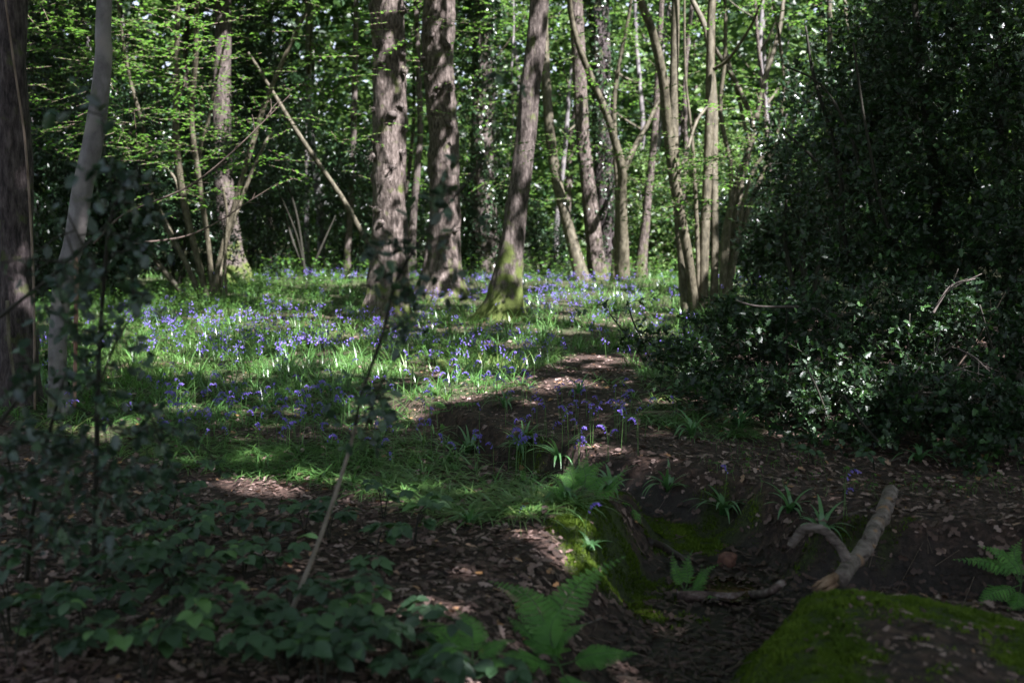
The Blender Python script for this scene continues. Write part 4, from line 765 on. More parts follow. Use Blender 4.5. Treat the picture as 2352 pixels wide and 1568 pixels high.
stick('fallen_branch', 'thin arching dead branch in the shaded side of the holly', 'branch', px3([(2143, 720, 6), (2160, 690, 6), (2186, 656, 5), (2240, 640, 3)], 8.6), M['dead_twig'], forks=3)
stick('fallen_branch', 'straight dead branch poking up through the holly near the edge', 'branch', px3([(2120, 930, 4), (2200, 840, 4), (2270, 740, 3), (2310, 670, 2)], 8.8), M['twig'], forks=3)
for k, (x0, y0, x1, y1) in enumerate(((2150, 880, 2230, 840), (2080, 905, 2200, 915), (2200, 800, 2280, 860), (2100, 860, 2160, 800))):
    stick('dead_twig', ('pale dead twig in the open pocket of the low holly, sloping up', 'pale dead twig in the open pocket of the low holly, lying level', 'pale dead twig in the open pocket of the low holly, sloping down', 'pale dead twig in the open pocket of the low holly, steepest one')[k], 'twig', px3([(x0, y0, 4), ((x0 + x1) / 2, (y0 + y1) / 2 - 8, 4), (x1, y1, 2)], 8.3), M['dead_twig'], forks=5)
stick('broken_stem', 'red-brown snapped stem standing beside the pale leaning trunk', 'stem', px3([(171, 935, 9), (173, 830, 9), (174, 740, 10), (176, 650, 11), (172, 556, 8)], 9.4), M['red_stick'], amp=.12)
stick('broken_stem', 'pale dead stem standing against the dark edge trunk', 'stem', px3([(42, 930, 7), (30, 850, 8), (20, 773, 9), (17, 690, 9)], 9.0), M['hazel_bark'], amp=.1)
stick('thin_sapling', 'long thin bare sapling climbing the dark edge trunk', 'sapling', px3([(80, 940, 6), (78, 700, 6), (72, 540, 6), (58, 330, 6), (34, 160, 5), (12, 0, 5)], 8.8), M['twig'], amp=.05)
q = G(1681, 634); r = .11
V, T = tube([q + [-.22, 0, .09], q + [0, 0, .1], q + [.2, .03, .1]], [.1, .1, .1], 14, 14, .05, 6, 1, 4); o = link('cut_log', mesh_of('cut_log', [(V, T, .5, 0)], [M['split_wood']], True)); o['label'] = 'short orange-brown cut log lying beyond the hazel poles'; o['category'] = 'log'

# ------------------------------------------------------------------ ferns
pin_me = [mesh_of('pinna', [(PINNA[0], PINNA[1], v, 0)], [M['fern']]) for v in (.15, .5, .9)]
def fern(label, base, fronds, n=13, Lm=.075, shade=1, solo=True):
    b = G(*base); t = thing('fern', label, 'fern', b)
    for (pts, dY) in fronds:
        m = len(pts); c = [b + [0, 0, .01]] + [P(px, py, b[1] + dY * (k + 1) / m) for k, (px, py) in enumerate(pts)]
        c = [q if q[2] > h1(q[0], q[1]) + .02 else np.array([q[0], q[1], h1(q[0], q[1]) + .03]) for q in c]
        cc = catmull(np.array(c), 60); seg = np.linalg.norm(np.diff(cc, axis=0), axis=1); s = np.concatenate([[0], np.cumsum(seg)]); tot = s[-1]
        V, T = tube(c, np.linspace(.0032, .001, len(c)), 5, 24); fr = link('frond', mesh_of('frond', [(V, T, .3, 0)], [M['stalk']]), t)
        tt = np.linspace(.24, .985, n); L0 = min(Lm, tot * .3)
        for k, u in enumerate(tt):
            q = np.array([np.interp(u * tot, s, cc[:, a]) for a in range(3)]); q2 = np.array([np.interp(min(u + .03, 1) * tot, s, cc[:, a]) for a in range(3)]); q1 = np.array([np.interp((u - .03) * tot, s, cc[:, a]) for a in range(3)])
            tg = nrm(q2 - q1); upv = np.array([0, -.35, 1.]); sd = nrm(np.cross(tg, upv)); v = (u - .24) / .745
            L = L0 * (np.interp(v, [0, .25, 1], [.7, 1, .12]))
            for sg in (-1, 1):
                d = nrm(sd * sg + tg * .38 + np.array([0, 0, -.18]) + U(-.08, .08, 3)); R = basis(d[None], nrm(np.cross(sd, tg))[None] + U(-.15, .15, (1, 3)))[0]
                link('pinna', pin_me[rng.integers(0, 3)], fr, mat_of(R, q, L))
        e = cc[-1]; R = basis(nrm(cc[-1] - cc[-4])[None], np.array([[0, 0, 1.]]))[0]; link('pinna', pin_me[1], fr, mat_of(R, cc[-2], L0 * .25))
    return t
fern('bright lady fern arching over the litter in front of the mossy bank', (1285, 1545), [([(1262, 1460), (1300, 1380), (1351, 1322), (1434, 1278)], .35), ([(1255, 1440), (1225, 1380), (1185, 1352), (1128, 1334)], .3), ([(1278, 1490), (1300, 1455), (1345, 1432)], -.1), ([(1310, 1520), (1370, 1500), (1460, 1500)], .0), ([(1250, 1500), (1215, 1460), (1170, 1440)], .2), ([(1300, 1560), (1330, 1580), (1380, 1600)], -.3), ([(1250, 1540), (1200, 1530), (1150, 1545)], -.15), ([(1270, 1500), (1265, 1440), (1290, 1390)], .1)], 18, .105)
fern('soft low fern among the bottom brambles', (1085, 1545), [([(1040, 1480), (1000, 1440), (955, 1427)], .15), ([(1085, 1470), (1080, 1430), (1050, 1400)], .15), ([(1040, 1510), (990, 1495), (940, 1500)], 0.), ([(1110, 1500), (1150, 1475), (1180, 1470)], .05), ([(1060, 1510), (1030, 1520), (985, 1535)], -.1), ([(1100, 1530), (1135, 1520), (1165, 1530)], -.1)], 14, .095)
fern('small fresh fern growing from the stream edge beside the puddle', (1572, 1372), [([(1580, 1330), (1577, 1290), (1590, 1265)], .05), ([(1600, 1340), (1625, 1308), (1655, 1293)], 0.), ([(1600, 1370), (1625, 1372), (1645, 1385)], -.1), ([(1560, 1330), (1548, 1295), (1545, 1270)], .05), ([(1600, 1350), (1610, 1325), (1612, 1300)], .05)], 11, .05)
fern('dark fern at the shaded edge behind the mossy mound', (2345, 1360), [([(2320, 1310), (2270, 1290), (2190, 1284)], .05), ([(2330, 1300), (2290, 1265), (2250, 1253)], .1), ([(2320, 1350), (2280, 1360), (2245, 1392)], -.1), ([(2345, 1310), (2330, 1270), (2345, 1240)], .1), ([(2352, 1330), (2390, 1300), (2420, 1300)], 0), ([(2340, 1370), (2335, 1385), (2315, 1400)], -.15)], 12, .085)
fern('sunlit fern spilling over the stream edge below the dark hollow', (1335, 1150), [([(1325, 1120), (1300, 1095), (1268, 1090)], .05), ([(1340, 1110), (1360, 1075), (1395, 1058)], .1), ([(1350, 1120), (1385, 1100), (1420, 1095)], 0), ([(1320, 1110), (1310, 1080), (1315, 1055)], .1), ([(1345, 1100), (1340, 1065), (1350, 1045)], .1), ([(1310, 1140), (1280, 1125), (1240, 1115)], -.05), ([(1355, 1130), (1400, 1125), (1440, 1070)], .0)], 11, .075)
fern('single small upright fern lit in front of the dark hollow', (1206, 1120), [([(1204, 1105), (1202, 1090), (1200, 1074)], 0.), ([(1215, 1110), (1228, 1098), (1238, 1090)], 0.)], 8, .045)
fern('tiny fern hanging from the shaded far stream bank', (1450, 1175), [([(1455, 1185), (1465, 1195), (1472, 1212)], -.1), ([(1440, 1180), (1436, 1192), (1438, 1205)], -.1)], 9, .04)
fern('flat feathery fern in the grass beside the mud patch', (1030, 955), [([(1000, 945), (970, 945), (940, 952)], 0.), ([(1050, 945), (1085, 940), (1115, 948)], 0.), ([(1020, 935), (1005, 925), (985, 925)], .1)], 9, .06)

# ------------------------------------------------------------------ strap-leaved bluebell tufts that stand alone
def tuft(label, px, py, n, L, wd=.023, group=None):
    b = G(px, py); t = thing('bluebell_plant', label, 'plant', b, group)
    lm = [mesh_of('leaf', [(np.array(B[0]) * [1, 1, 1], B[1], v, 0)], [M['strap']], True) for B, v in ((blade(.25, 2.4, 9), .3), (blade(.5, 2.0, 9), .5), (blade(.15, 1.5, 9), .55), (blade(.4, 2.8, 9), .4))]
    n = int(n * 1.5)
    for k in range(n):
        a = k * 2.399 + U(-.3, .3); l = L * U(.7, 1.15); Mx = Matrix.Translation(Vector(b + [math.cos(a) * .01, math.sin(a) * .01, 0])) @ Matrix.Rotation(a, 4, 'Z') @ Matrix.Diagonal((wd * U(.8, 1.2), l, l, 1))
        link('leaf', lm[rng.integers(0, 4)], t, Mx)
    return b, t
TUFTS = [('strap-leaved tuft at the holly skirt, between the pole clump and the litter', 1700, 985, 12, .3), ('strap-leaved tuft on bare litter below the low holly corner', 1590, 1000, 10, .26), ('strap-leaved tuft lit on the bank under the poles', 1640, 905, 12, .3), ('strap-leaved tuft in shade near the forked log top', 2110, 1060, 9, .26), ('strap-leaved tuft above the dark hollow, on the knoll side', 1285, 1060, 12, .3), ('strap-leaved tuft hanging at the hollow, lowest one', 1300, 1150, 12, .24), ('strap-leaved tuft by the sunlit fern', 1400, 1130, 10, .26), ('lush strap-leaved tuft hanging over the mossy far bank, broadest of its row', 1662, 1182, 17, .3), ('strap-leaved tuft on the moss beside the stream bend', 1535, 1130, 11, .27), ('thin strap-leaved tuft between the broad tuft and the forked log', 1815, 1178, 10, .25), ('strap-leaved tuft drooping behind the curved log branch', 1885, 1225, 13, .25),
         ('small strap-leaved rosette on the mossy near bank', 1352, 1262, 8, .14), ('strap-leaved tuft on the litter halfway up the knoll', 1160, 935, 12, .3), ('strap-leaved tuft at the skirt of the low holly, catching light', 1870, 1020, 12, .3), ('pale strap-leaved tuft under the low holly', 1985, 1030, 10, .28), ('strap-leaved tuft bending over the dark stream hollow', 1075, 1045, 16, .33), ('thick strap-leaved tuft crowning the hollow overhang', 1200, 1040, 22, .3), ('strap-leaved tuft on the knoll shoulder', 1330, 905, 9, .25), ('bright strap-leaved tuft at the end of the grass beside the moss', 1080, 1205, 9, .18)]
for tb in TUFTS: tuft(*tb)

# ------------------------------------------------------------------ bluebells
bell_v, bell_f = [], []
for k, (y, r) in enumerate(((0, .1), (.35, .17), (.72, .17), (1, .36))):
    for j in range(6): bell_v.append((r * math.cos(j * math.pi / 3), y + (.0 if k < 3 else (-.12 if j % 2 else 0)), r * math.sin(j * math.pi / 3)))
for k in range(3):
    for j in range(6): A = k * 6 + j; B = k * 6 + (j + 1) % 6; bell_f += [(A, B, B + 6), (A, B + 6, A + 6)]
BELL = (np.array(bell_v), np.array(bell_f))
CONE = (np.array([(0, 0, 0)] + [(.34 * math.cos(j * 2.094), 1, .34 * math.sin(j * 2.094)) for j in range(3)], float), np.array([(0, 1, 2), (0, 2, 3), (0, 3, 1)]))
def bb_variant(seed):
    r = np.random.default_rng(seed); ln = r.uniform(-.08, .08); nb = int(r.integers(6, 10))
    st = [(0, 0, 0), (ln * .4, 0, .4), (ln, .0, .75), (ln + .05, 0, .92), (ln + .14, 0, .97), (ln + .2, 0, .93)]
    V, T = tube(st, [.008, .007, .006, .005, .004, .003], 5, 18)
    cc = catmull(np.array(st, float), 60); bells = []
    for k in range(nb):
        u = int(27 + 32 * k / (nb - 1)); p = cc[u]; a = r.uniform(-1.2, 1.2); d = nrm(np.array([math.cos(a) * .6 + .25, math.sin(a) * .7, -.75 + r.uniform(-.1, .35)])); p = p + d * .02
        bells.append((p, basis(d[None], np.array([[.3, .2, 1.]]))[0], r.uniform(.046, .066)))
    return (V, T), bells
BBV = [bb_variant(s) for s in range(5)]
stem_me = [mesh_of('stem', [(v[0][0], v[0][1], .5, 0)], [M['stalk']]) for v in BBV]
bell_me = [mesh_of('bell', [(BELL[0], BELL[1], c, 0)], [M['bell']], True) for c in (.2, .5, .8)]
blos_me = [mesh_of('blossom', [inst(BELL, np.array([b[0] for b in v[1]]), np.array([b[1] for b in v[1]]), np.array([b[2] for b in v[1]]), np.linspace(.1, .9, len(v[1])), 0)], [M['bell']], True) for v in BBV]
ZB = [  # base px, py, sx, sy, n, label
    (720, 648, 150, 12, 90, 'bluebell in the far drift under the dark holly'), (560, 790, 190, 50, 190, 'bluebell in the shaded grass before the hazel poles'), (520, 985, 160, 38, 95, 'bluebell in the thick stand on the shaded near slope'),
    (740, 960, 90, 25, 26, 'bluebell in the thick stand on the shaded near slope'), (55, 830, 50, 18, 16, 'bluebell in the clump beside the dark edge trunk'), (365, 745, 55, 18, 26, 'tall bluebell in the sunny clump before the hazel poles'),
    (1050, 690, 110, 22, 80, 'bluebell around the feet of the stout trunks'), (1330, 700, 120, 30, 130, 'bluebell in the sunny drift beyond the mossy root'), (1130, 830, 110, 25, 60, 'bluebell in the grass behind the leaf-strewn knoll'),
    (1080, 925, 70, 18, 26, 'bluebell on the sunny ridge of the knoll'), (1330, 1010, 110, 35, 44, 'bluebell on the leaf-strewn slope of the knoll'), (1190, 1085, 70, 16, 24, 'bluebell hanging over the dark stream hollow'),
    (880, 1060, 150, 28, 28, 'bluebell scattered in the pale grass of the near slope'), (1500, 800, 80, 30, 44, 'bluebell at the foot of the hazel pole clump'), (1790, 660, 100, 14, 60, 'bluebell in the clearing behind the holly'), (900, 770, 90, 22, 40, 'bluebell in front of the burr-covered trunk'), (1240, 655, 140, 8, 60, 'bluebell in the sunny drift beyond the mossy root')]
SOLO = [(1870, 960, 'bluebell poking out of the low holly, brightest one', .3), (1885, 975, 'bluebell half hidden in the low holly beside the brightest one', .28), (1990, 940, 'bluebell deep in the low holly nearer the edge', .28), (1640, 900, 'bluebell at the pole side of the low holly', .3), (1628, 880, 'bluebell at the pole side of the low holly, taller one', .34),
        (1662, 1165, 'bluebell rising from the broad strap-leaved tuft', .27), (1937, 1195, 'nodding bluebell behind the forked log', .3), (1946, 1205, 'shorter bluebell behind the forked log', .22), (1197, 1235, 'low bluebell drooping at the end of the grass', .17), (1340, 1268, 'thin bluebell rising from the mossy near bank', .26), (150, 1000, 'bluebell in shade beside the red-brown snapped stem', .3), (205, 900, 'bluebell behind the dark holly sapling', .3)]
PL = []
for (px, py, sx, sy, n, lb) in ZB:
    for _ in range(int(n * (1.45 if py < 800 else 1.1))):
        a, b = rng.normal(px, sx), rng.normal(py, sy)
        if b < 622: continue
        q = G(a, b)
        if q[1] > 40 or q[2] < -.1: continue
        PL.append((q, lb, U(.22, .34) * (1 if q[1] < 14 else 1.05)))
for (px, py, lb, hh) in SOLO: PL.append((G(px, py), lb, hh))
solo_labels = {s[2] for s in SOLO}
def fuller(items):
    by = {}
    for it in items: by.setdefault(it[1], []).append(it)
    out = []
    for lb, v in by.items():
        if lb in solo_labels or len(v) < 14: out += v; continue
        ys_ = sorted(i_[0][1] for i_ in v); a, b = ys_[len(v) // 4], ys_[3 * len(v) // 4]; xs_ = sorted(i_[0][0] for i_ in v); c, d = xs_[len(v) // 3], xs_[2 * len(v) // 3]
        for q, _, hh in v:
            tall = 'tall ' if hh > .305 and not lb.startswith('tall') else 'short ' if hh < .255 and not lb.startswith('tall') else ''
            out.append((q, tall + lb + (', front' if q[1] < a else ', back' if q[1] > b else ', middle') + (' trunk side' if q[0] < c else ' holly side' if q[0] > d else ''), hh))
    return out
PL = fuller(PL)
PL.sort(key=lambda z: (z[1] not in solo_labels, z[0][1]))
rest = []
for k, (q, lb, hh) in enumerate(PL):
    v = rng.integers(0, 5); a = U(0, 6.28)
    if k < 296:
        t = thing('bluebell', lb, 'flower', q, 'bluebells in flower in the glade'); Mx = Matrix.Translation(Vector(q)) @ Matrix.Rotation(a, 4, 'Z') @ Matrix.Rotation(U(-.1, .1), 4, 'X') @ Matrix.Scale(hh, 4)
        link('stem', stem_me[v], t, Mx)
        if k < 60:
            for (bp, bR, bs) in BBV[v][1]: link('bell', bell_me[rng.integers(0, 3)], t, Mx @ mat_of(bR, bp, bs))
        else: link('blossom', blos_me[v], t, Mx)
    else: rest.append((q, hh, a))
if rest:
    ch = []
    Q = np.array([r[0] for r in rest]); H = np.array([r[1] for r in rest]); top = Q + np.stack([U(-.05, .05, len(Q)), U(-.05, .05, len(Q)), H], -1)
    Rt, st = twigs(Q, top, .0035); ch.append(inst(PRISM, Q, Rt, st, U(0, 1, len(Q)), 1))
    for b in range(7):
        p = top + np.stack([U(-.035, .05, len(Q)), U(-.035, .035, len(Q)), -U(0, .1, len(Q))], -1); d = nrm(np.stack([U(-.8, .8, len(Q)), U(-.8, .8, len(Q)), U(-1, -.3, len(Q))], -1)); ch.append(inst(CONE, p, basis(d, np.tile([.3, .2, 1.], (len(Q), 1))), U(.02, .032, len(Q)), U(0, 1, len(Q)), 0))
    o = link('bluebell_carpet', mesh_of('bluebell_carpet', ch, [M['bell'], M['stalk']]), kind='stuff'); o['label'] = 'carpet of further bluebells too many to count'; o['category'] = 'flowers'

# ------------------------------------------------------------------ grass: the bluebells' leaves
def scatter(n, x0, x1, y0, y1, pw=2.0):
    y = y0 * (y1 / y0) ** (U(0, 1, n)); half = np.maximum(1.2, .5 * y); x = U(-1, 1, n) * half; return x, y
x, y = scatter(15500, 0, 0, 5.2, 36); g = grass_density(x, y); keep = U(0, 1, len(x)) < g * .85; x, y = x[keep], y[keep]
nb = 9; M_ = len(x); tl = U(.7, 1.3, M_); yaw = U(0, 6.28, M_); tone = np.clip(.5 + .35 * fb2(x, y, .8, 2, 95) + U(-.22, .25, M_), 0, 1); lx, ly = fb2(x, y, 1.3, 2, 91), fb2(x, y, 1.3, 2, 92)
rp = lambda a: np.repeat(a, nb); spread = rp(.02 + .05 * sstep(10, 24, y)); x, y, tl, yaw, tone, lx, ly = map(rp, (x, y, tl, yaw, tone, lx, ly)); N = len(x)
ang = yaw + np.tile(np.arange(nb) * 2.399, M_) + U(-.5, .5, N); x = x + np.cos(ang) * spread * U(0, 1, N); y = y + np.sin(ang) * spread * U(0, 1, N); z = height(x, y)
lean = np.stack([np.cos(ang) + lx * .9, np.sin(ang) + ly * .9 - .25], -1); ang = np.arctan2(lean[:, 1], lean[:, 0]); ok = z > -.2; x, y, z, ang, tl, tone = x[ok], y[ok], z[ok], ang[ok], tl[ok], tone[ok]; N = len(x)
R = np.zeros((N, 3, 3)); R[:, 0, 0] = -np.sin(ang); R[:, 1, 0] = np.cos(ang); R[:, 0, 1] = np.cos(ang); R[:, 1, 1] = np.sin(ang); R[:, 2, 2] = 1
near = 1 - sstep(8.6, 11.5, y); Lb = U(.15, .3, N) * tl * (1 + .3 * sstep(10, 14, y)); wb = U(.008, .014, N) * (1 + np.clip((y - 12) / 22, 0, .7)); kind = np.where(U(0, 1, N) < near * .8, rng.choice([1, 2, 4, 5], N), rng.integers(0, 6, N)); ch = []
for k in range(6):
    q = kind == k; ch.append(inst(BLADES[k], np.stack([x, y, z - .01], -1)[q], R[q], np.stack([wb, Lb * (1 + .2 * near), Lb * (1 - .42 * near)], -1)[q], tone[q]))
o = link('grass', mesh_of('grass', ch, [M['grass']]), kind='stuff'); o['label'] = 'lush drooping bluebell leaves and grass of the glade floor'; o['category'] = 'grass'

# low herbs and ground cover
def herbs(n, f, size, hmax, label, x=None, y=None):
    keep = U(0, 1, len(x)) < f; x, y = x[keep], y[keep]; z = height(x, y); n = len(x); hh = U(.03, hmax, n); p = np.stack([x, y, z + hh], -1); d = nrm(np.stack([U(-1, 1, n), U(-1, 1, n), U(-.3, .3, n)], -1)); R = basis(d, np.array([0, 0, 1.]) + U(-.4, .4, (n, 3))); s = size * U(.6, 1.2, n)
    Rt, st = twigs(np.stack([x + U(-.02, .02, n), y, z], -1), p, .002)
    o = link('undergrowth', mesh_of('undergrowth', [inst(MID, p, R, s, U(0, 1, n), 0), inst(PRISM, np.stack([x, y, z], -1), Rt, st, U(0, 1, n), 1)], [M['herb'], M['stalk']]), kind='stuff'); o['label'] = label; o['category'] = 'undergrowth'
x, y = U(-9, -2.5, 9000), U(13, 30, 9000); f = np.clip(.5 + .8 * fb2(x, y, .6, 2, 61), 0, 1) * (x < -.16 * y - .1); herbs(0, f, .075, .42, 'leafy green undergrowth round the feet of the hazel', x, y)
x, y = U(2.5, 9, 5000), U(16, 34, 5000); f = np.clip(.35 + .8 * fb2(x, y, .6, 2, 62), 0, 1); herbs(0, f, .075, .35, 'low green undergrowth in the clearing behind the holly', x, y)
x, y = U(1.2, 4.2, 900), U(6.4, 8.6, 900); f = np.clip(.3 + .8 * fb2(x, y, 1.2, 2, 63), 0, .8); herbs(0, f, .035, .07, 'small ivy leaves creeping over the litter below the holly', x, y)
x, y = U(-3, 0, 1200), U(8.5, 14, 1200); f = np.clip(.2 + .8 * fb2(x, y, 1.2, 2, 64), 0, .7); herbs(0, f, .06, .2, 'broad leaved seedlings among the near bluebells', x, y)
x, y = U(-8, 10, 6000), U(28, 44, 6000); f = np.full(len(x), .8); herbs(0, f, .12, .7, 'sunlit leafy ground cover at the back of the glade', x, y)

# ------------------------------------------------------------------ brambles in front
br_me = [mesh_of('leaf', [(BRAMBLE[0], BRAMBLE[1], v, 0)], [M['bramble']]) for v in (.1, .3, .5, .7, .95)]
def bramble(label, px, py, n, hgt, size, group=None, tone=2):
    b = G(px, py); t = thing('bramble', label, 'bramble', b, group)
    for s in range(2):
        a = U(0, 6.28); L = hgt * U(.5, 1.0); e = b + np.array([math.cos(a) * L, math.sin(a) * L * .6, hgt * U(.7, 1.1)]); m_ = b + np.array([math.cos(a) * L * .3, math.sin(a) * L * .2, hgt * .75])
        V, T = tube([b - [0, 0, .02], m_, e], [.0035, .003, .0015], 6, 14); link('stem', mesh_of('stem', [(V, T, .5, 0)], [M['holly_stem']]), t); cc = catmull(np.array([b, m_, e]), 30)
        for k in range(n // 2 + 2):
            q = cc[int(np.clip(10 + 19 * k / max(n // 2, 1) + U(-2, 2), 4, 29))]; aa = k * 2.4 + U(0, 1); st = nrm(np.array([math.cos(aa), math.sin(aa), U(.1, .5)])); q2 = q + st * size * .7
            for g_, sc in ((0, 1.1), (1.25, .9), (-1.25, .9)):
                d = np.array([math.cos(aa + g_), math.sin(aa + g_), U(-.35, .1)]); R = basis(d[None], np.array([[U(-.35, .35), U(-.5, .2), 1.]]))[0]
                link('leaf', br_me[int(np.clip(tone + rng.integers(-1, 2), 0, 4))], t, mat_of(R, q2, size * sc * U(.8, 1.1)))
    return t
BR = [(470, 1330, 5, .16, .075, 3, 'bramble spray with the palest fresh leaves under the sapling'), (395, 1200, 4, .2, .07, 1, 'bramble with one large dark leaf in front of the leaf-litter sun spot'), (530, 1230, 4, .18, .065, 2, 'bramble reaching over the sunny pink litter'), (700, 1230, 5, .16, .07, 2, 'bramble at the foot of the leaning sapling'), (880, 1190, 4, .2, .06, 2, 'thin bramble beside the end of the grass'),
      (860, 1290, 5, .18, .075, 2, 'bramble with a folded shining leaf beyond the sapling foot'), (950, 1260, 4, .22, .08, 3, 'bramble with a bright curled leaf over the bare litter'), (800, 1420, 5, .16, .065, 3, 'bramble with light green trefoils in the middle litter'), (560, 1460, 5, .15, .075, 2, 'bramble crouching at the sapling base'), (380, 1420, 5, .2, .08, 2, 'bramble with overlapping dark leaves in the shade'),
      (250, 1480, 5, .22, .08, 1, 'dark bramble near the whitish stick'), (480, 1560, 5, .2, .08, 2, 'bramble at the bottom with broad drooping leaves'), (330, 1560, 5, .2, .075, 3, 'bramble with a pale upright shoot at the bottom'), (650, 1560, 5, .2, .08, 1, 'bramble cut by the bottom edge under the sapling'), (130, 1560, 5, .22, .08, 0, 'darkest bramble at the lower corner'),
      (930, 1585, 5, .12, .075, 1, 'bramble before the soft low fern'), (1020, 1600, 5, .13, .08, 1, 'big-leaved bramble overlapping the soft low fern'), (1165, 1600, 4, .11, .075, 1, 'big-leaved bramble between the two bottom ferns'), (870, 1350, 4, .14, .06, 2, 'small bramble on bare litter near the fern tip'), (985, 1440, 4, .1, .06, 1, 'low dark bramble behind the soft fern'), (620, 1330, 4, .16, .07, 2, 'bramble leaning on the pale straight stick'), (760, 1560, 4, .2, .075, 2, 'bramble with a single pale trefoil at the bottom edge'), (300, 1330, 4, .2, .07, 1, 'bramble tangled in the shaded holly seedlings'), (420, 1290, 4, .24, .08, 2, 'tall bramble with dark round leaves'), (30, 1500, 4, .2, .08, 0, 'bramble in the blackest bottom corner by the stick'),
      (1870, 1070, 4, .14, .06, 2, 'flat bramble on the litter under the low holly'), (2010, 1085, 4, .14, .06, 1, 'flat dark bramble further along under the low holly')]
for k in range(34):
    px, py = (U(0, 780), U(1180, 1600)) if k < 27 else (U(640, 940), U(1440, 1620))
    nl, hh, sz, tn = int(rng.integers(3, 7)), U(.12, .24), U(.06, .08), int(rng.integers(0, 4))
    at_ = 'in the dim corner' if px < 170 else 'below the shaded holly seedlings' if px < 340 else 'before the pale straight stick' if px < 520 else 'close round the sapling foot' if px < 700 else 'right of the sapling foot' if px < 900 else 'between the bottom ferns'
    bramble(('low ' if hh < .16 else 'tall ' if hh > .2 else '') + ('sparse ' if nl < 4 else 'leafy ' if nl > 5 else '') + ('blackish', 'dark green', 'mid green', 'fresh green')[tn] + ' bramble spray ' + at_ + (', along the bottom' if py > 1480 else ', uppermost row' if py < 1280 else ''), px, py, nl, hh * (1.7 if px < 260 else 1.25 if px < 420 else 1), sz, 'brambles tangled in the shaded corner', tn)
for (px, py, n, hh, sz, tn, lb) in BR: bramble(lb, px, py, n, hh, sz, None, tn)

# ------------------------------------------------------------------ leaf litter
x, y = scatter(50000, 0, 0, 3.2, 22); g = grass_density(x, y); mo = moss_mask(x, y); onm = inpoly(x, y, MOUND); keep = (U(0, 1, len(x)) > np.maximum(mo * .97, onm * .72)) & (U(0, 1, len(x)) > g * .55); x, y = x[keep], y[keep]; z = height(x, y); N = len(x)
e = .03; nx_ = -(height(x + e, y) - z) / e; ny_ = -(height(x, y + e) - z) / e; nn = nrm(np.stack([nx_, ny_, np.ones(N)], -1)) + U(-.38, .38, (N, 3)); a = U(0, 6.28, N)
d = np.stack([np.cos(a), np.sin(a), U(-.2, .25, N)], -1); d = d - nn * (np.sum(d * nn, -1) / np.sum(nn * nn, -1))[:, None]; R = basis(d, nn); s = (.02 + .048 * U(0, 1, N) ** 1.8) * (1 - .3 * inpoly(x, y, MOUND)) * (1 + np.clip((y - 9) / 20, 0, .5)); p = np.stack([x, y, z + U(.004, .022, N)], -1)
wet = sstep(.1, .25, -z); r = np.clip(U(0, 1, N) ** 1.25 * (1 - .65 * wet), 0, 1); px, py = project(p); vis = (px > 20) & (px < 2330) & (py < 1560)
big = np.argsort(-np.where(vis, s / y, 0))[:290]; sel = np.zeros(N, bool); sel[big] = True
oak_me = [mesh_of('fallen_leaf', [(Tm[0], Tm[1], v, 0)], [M['litter']]) for Tm in (OAK, OAK2) for v in (.1, .35, .55, .75, .9)]
for q in big: link('fallen_leaf', oak_me[int(rng.integers(0, 2)) * 5 + int(min(r[q], .999) * 5)], ground, mat_of(R[q], p[q], s[q]))
ch = []
for k, Tm in enumerate((OAK2, OAK_LO, MID)):
    yy = p[:, 1]; m_ = (~sel) & ((yy < 5) if k == 0 else (yy >= 5) & (yy < 8.5) if k == 1 else yy >= 8.5); ch.append(inst(Tm, p[m_], R[m_], s[m_], r[m_]))
o = link('leaf_litter', mesh_of('leaf_litter', ch, [M['litter']]), kind='stuff'); o['label'] = 'brown fallen oak leaves covering the woodland floor'; o['category'] = 'leaf litter'
# fine twigs in the litter
x, y = scatter(2400, 0, 0, 3.2, 14); k_ = U(0, 1, len(x)) > .2 + .75 * np.maximum(moss_mask(x, y), inpoly(x, y, MOUND)); x, y = x[k_], y[k_]; z = height(x, y); N = len(x); a = U(0, 6.28, N); L = U(.03, .16, N); p0 = np.stack([x, y, z + .012], -1); x2, y2 = x + np.cos(a) * L, y + np.sin(a) * L; p1 = np.stack([x2, y2, height(x2, y2) + U(.01, .03, N)], -1); R, st = twigs(p0, p1, U(.001, .0025, N))
o = link('twig_litter', mesh_of('twig_litter', [inst(PRISM, p0, R, st, U(0, 1, N))], [M['twig']]), kind='stuff'); o['label'] = 'thin broken twigs strewn over the litter'; o['category'] = 'twigs'
# moss pile
x, y = U(-.6, 3.6, 700000), U(3.2, 8.7, 700000); mo = moss_mask(x, y); keep = U(0, 1, len(x)) < mo * .8; x, y = x[keep], y[keep]; z = height(x, y); N = len(x); d = nrm(np.stack([U(-.7, .7, N), U(-.7, .7, N), np.ones(N)], -1)); TRI = (np.array([(-.28, 0, 0), (.28, 0, 0), (0, 1, 0)], float), np.array([(0, 1, 2)]))
o = link('moss', mesh_of('moss', [inst(TRI, np.stack([x, y, z - .002], -1), basis(d, rdir(N)), (.006 + .02 * np.clip(.5 + .7 * fb2(x, y, 14, 2, 78), .1, 1.4)) * U(.7, 1.2, N), np.clip(.5 + .45 * fb2(x, y, 6, 2, 77) + U(-.2, .2, N), 0, 1))], [M['moss']]), kind='stuff'); o['label'] = 'thick green moss on the mound and stream banks'; o['category'] = 'moss'
print('moss', N)

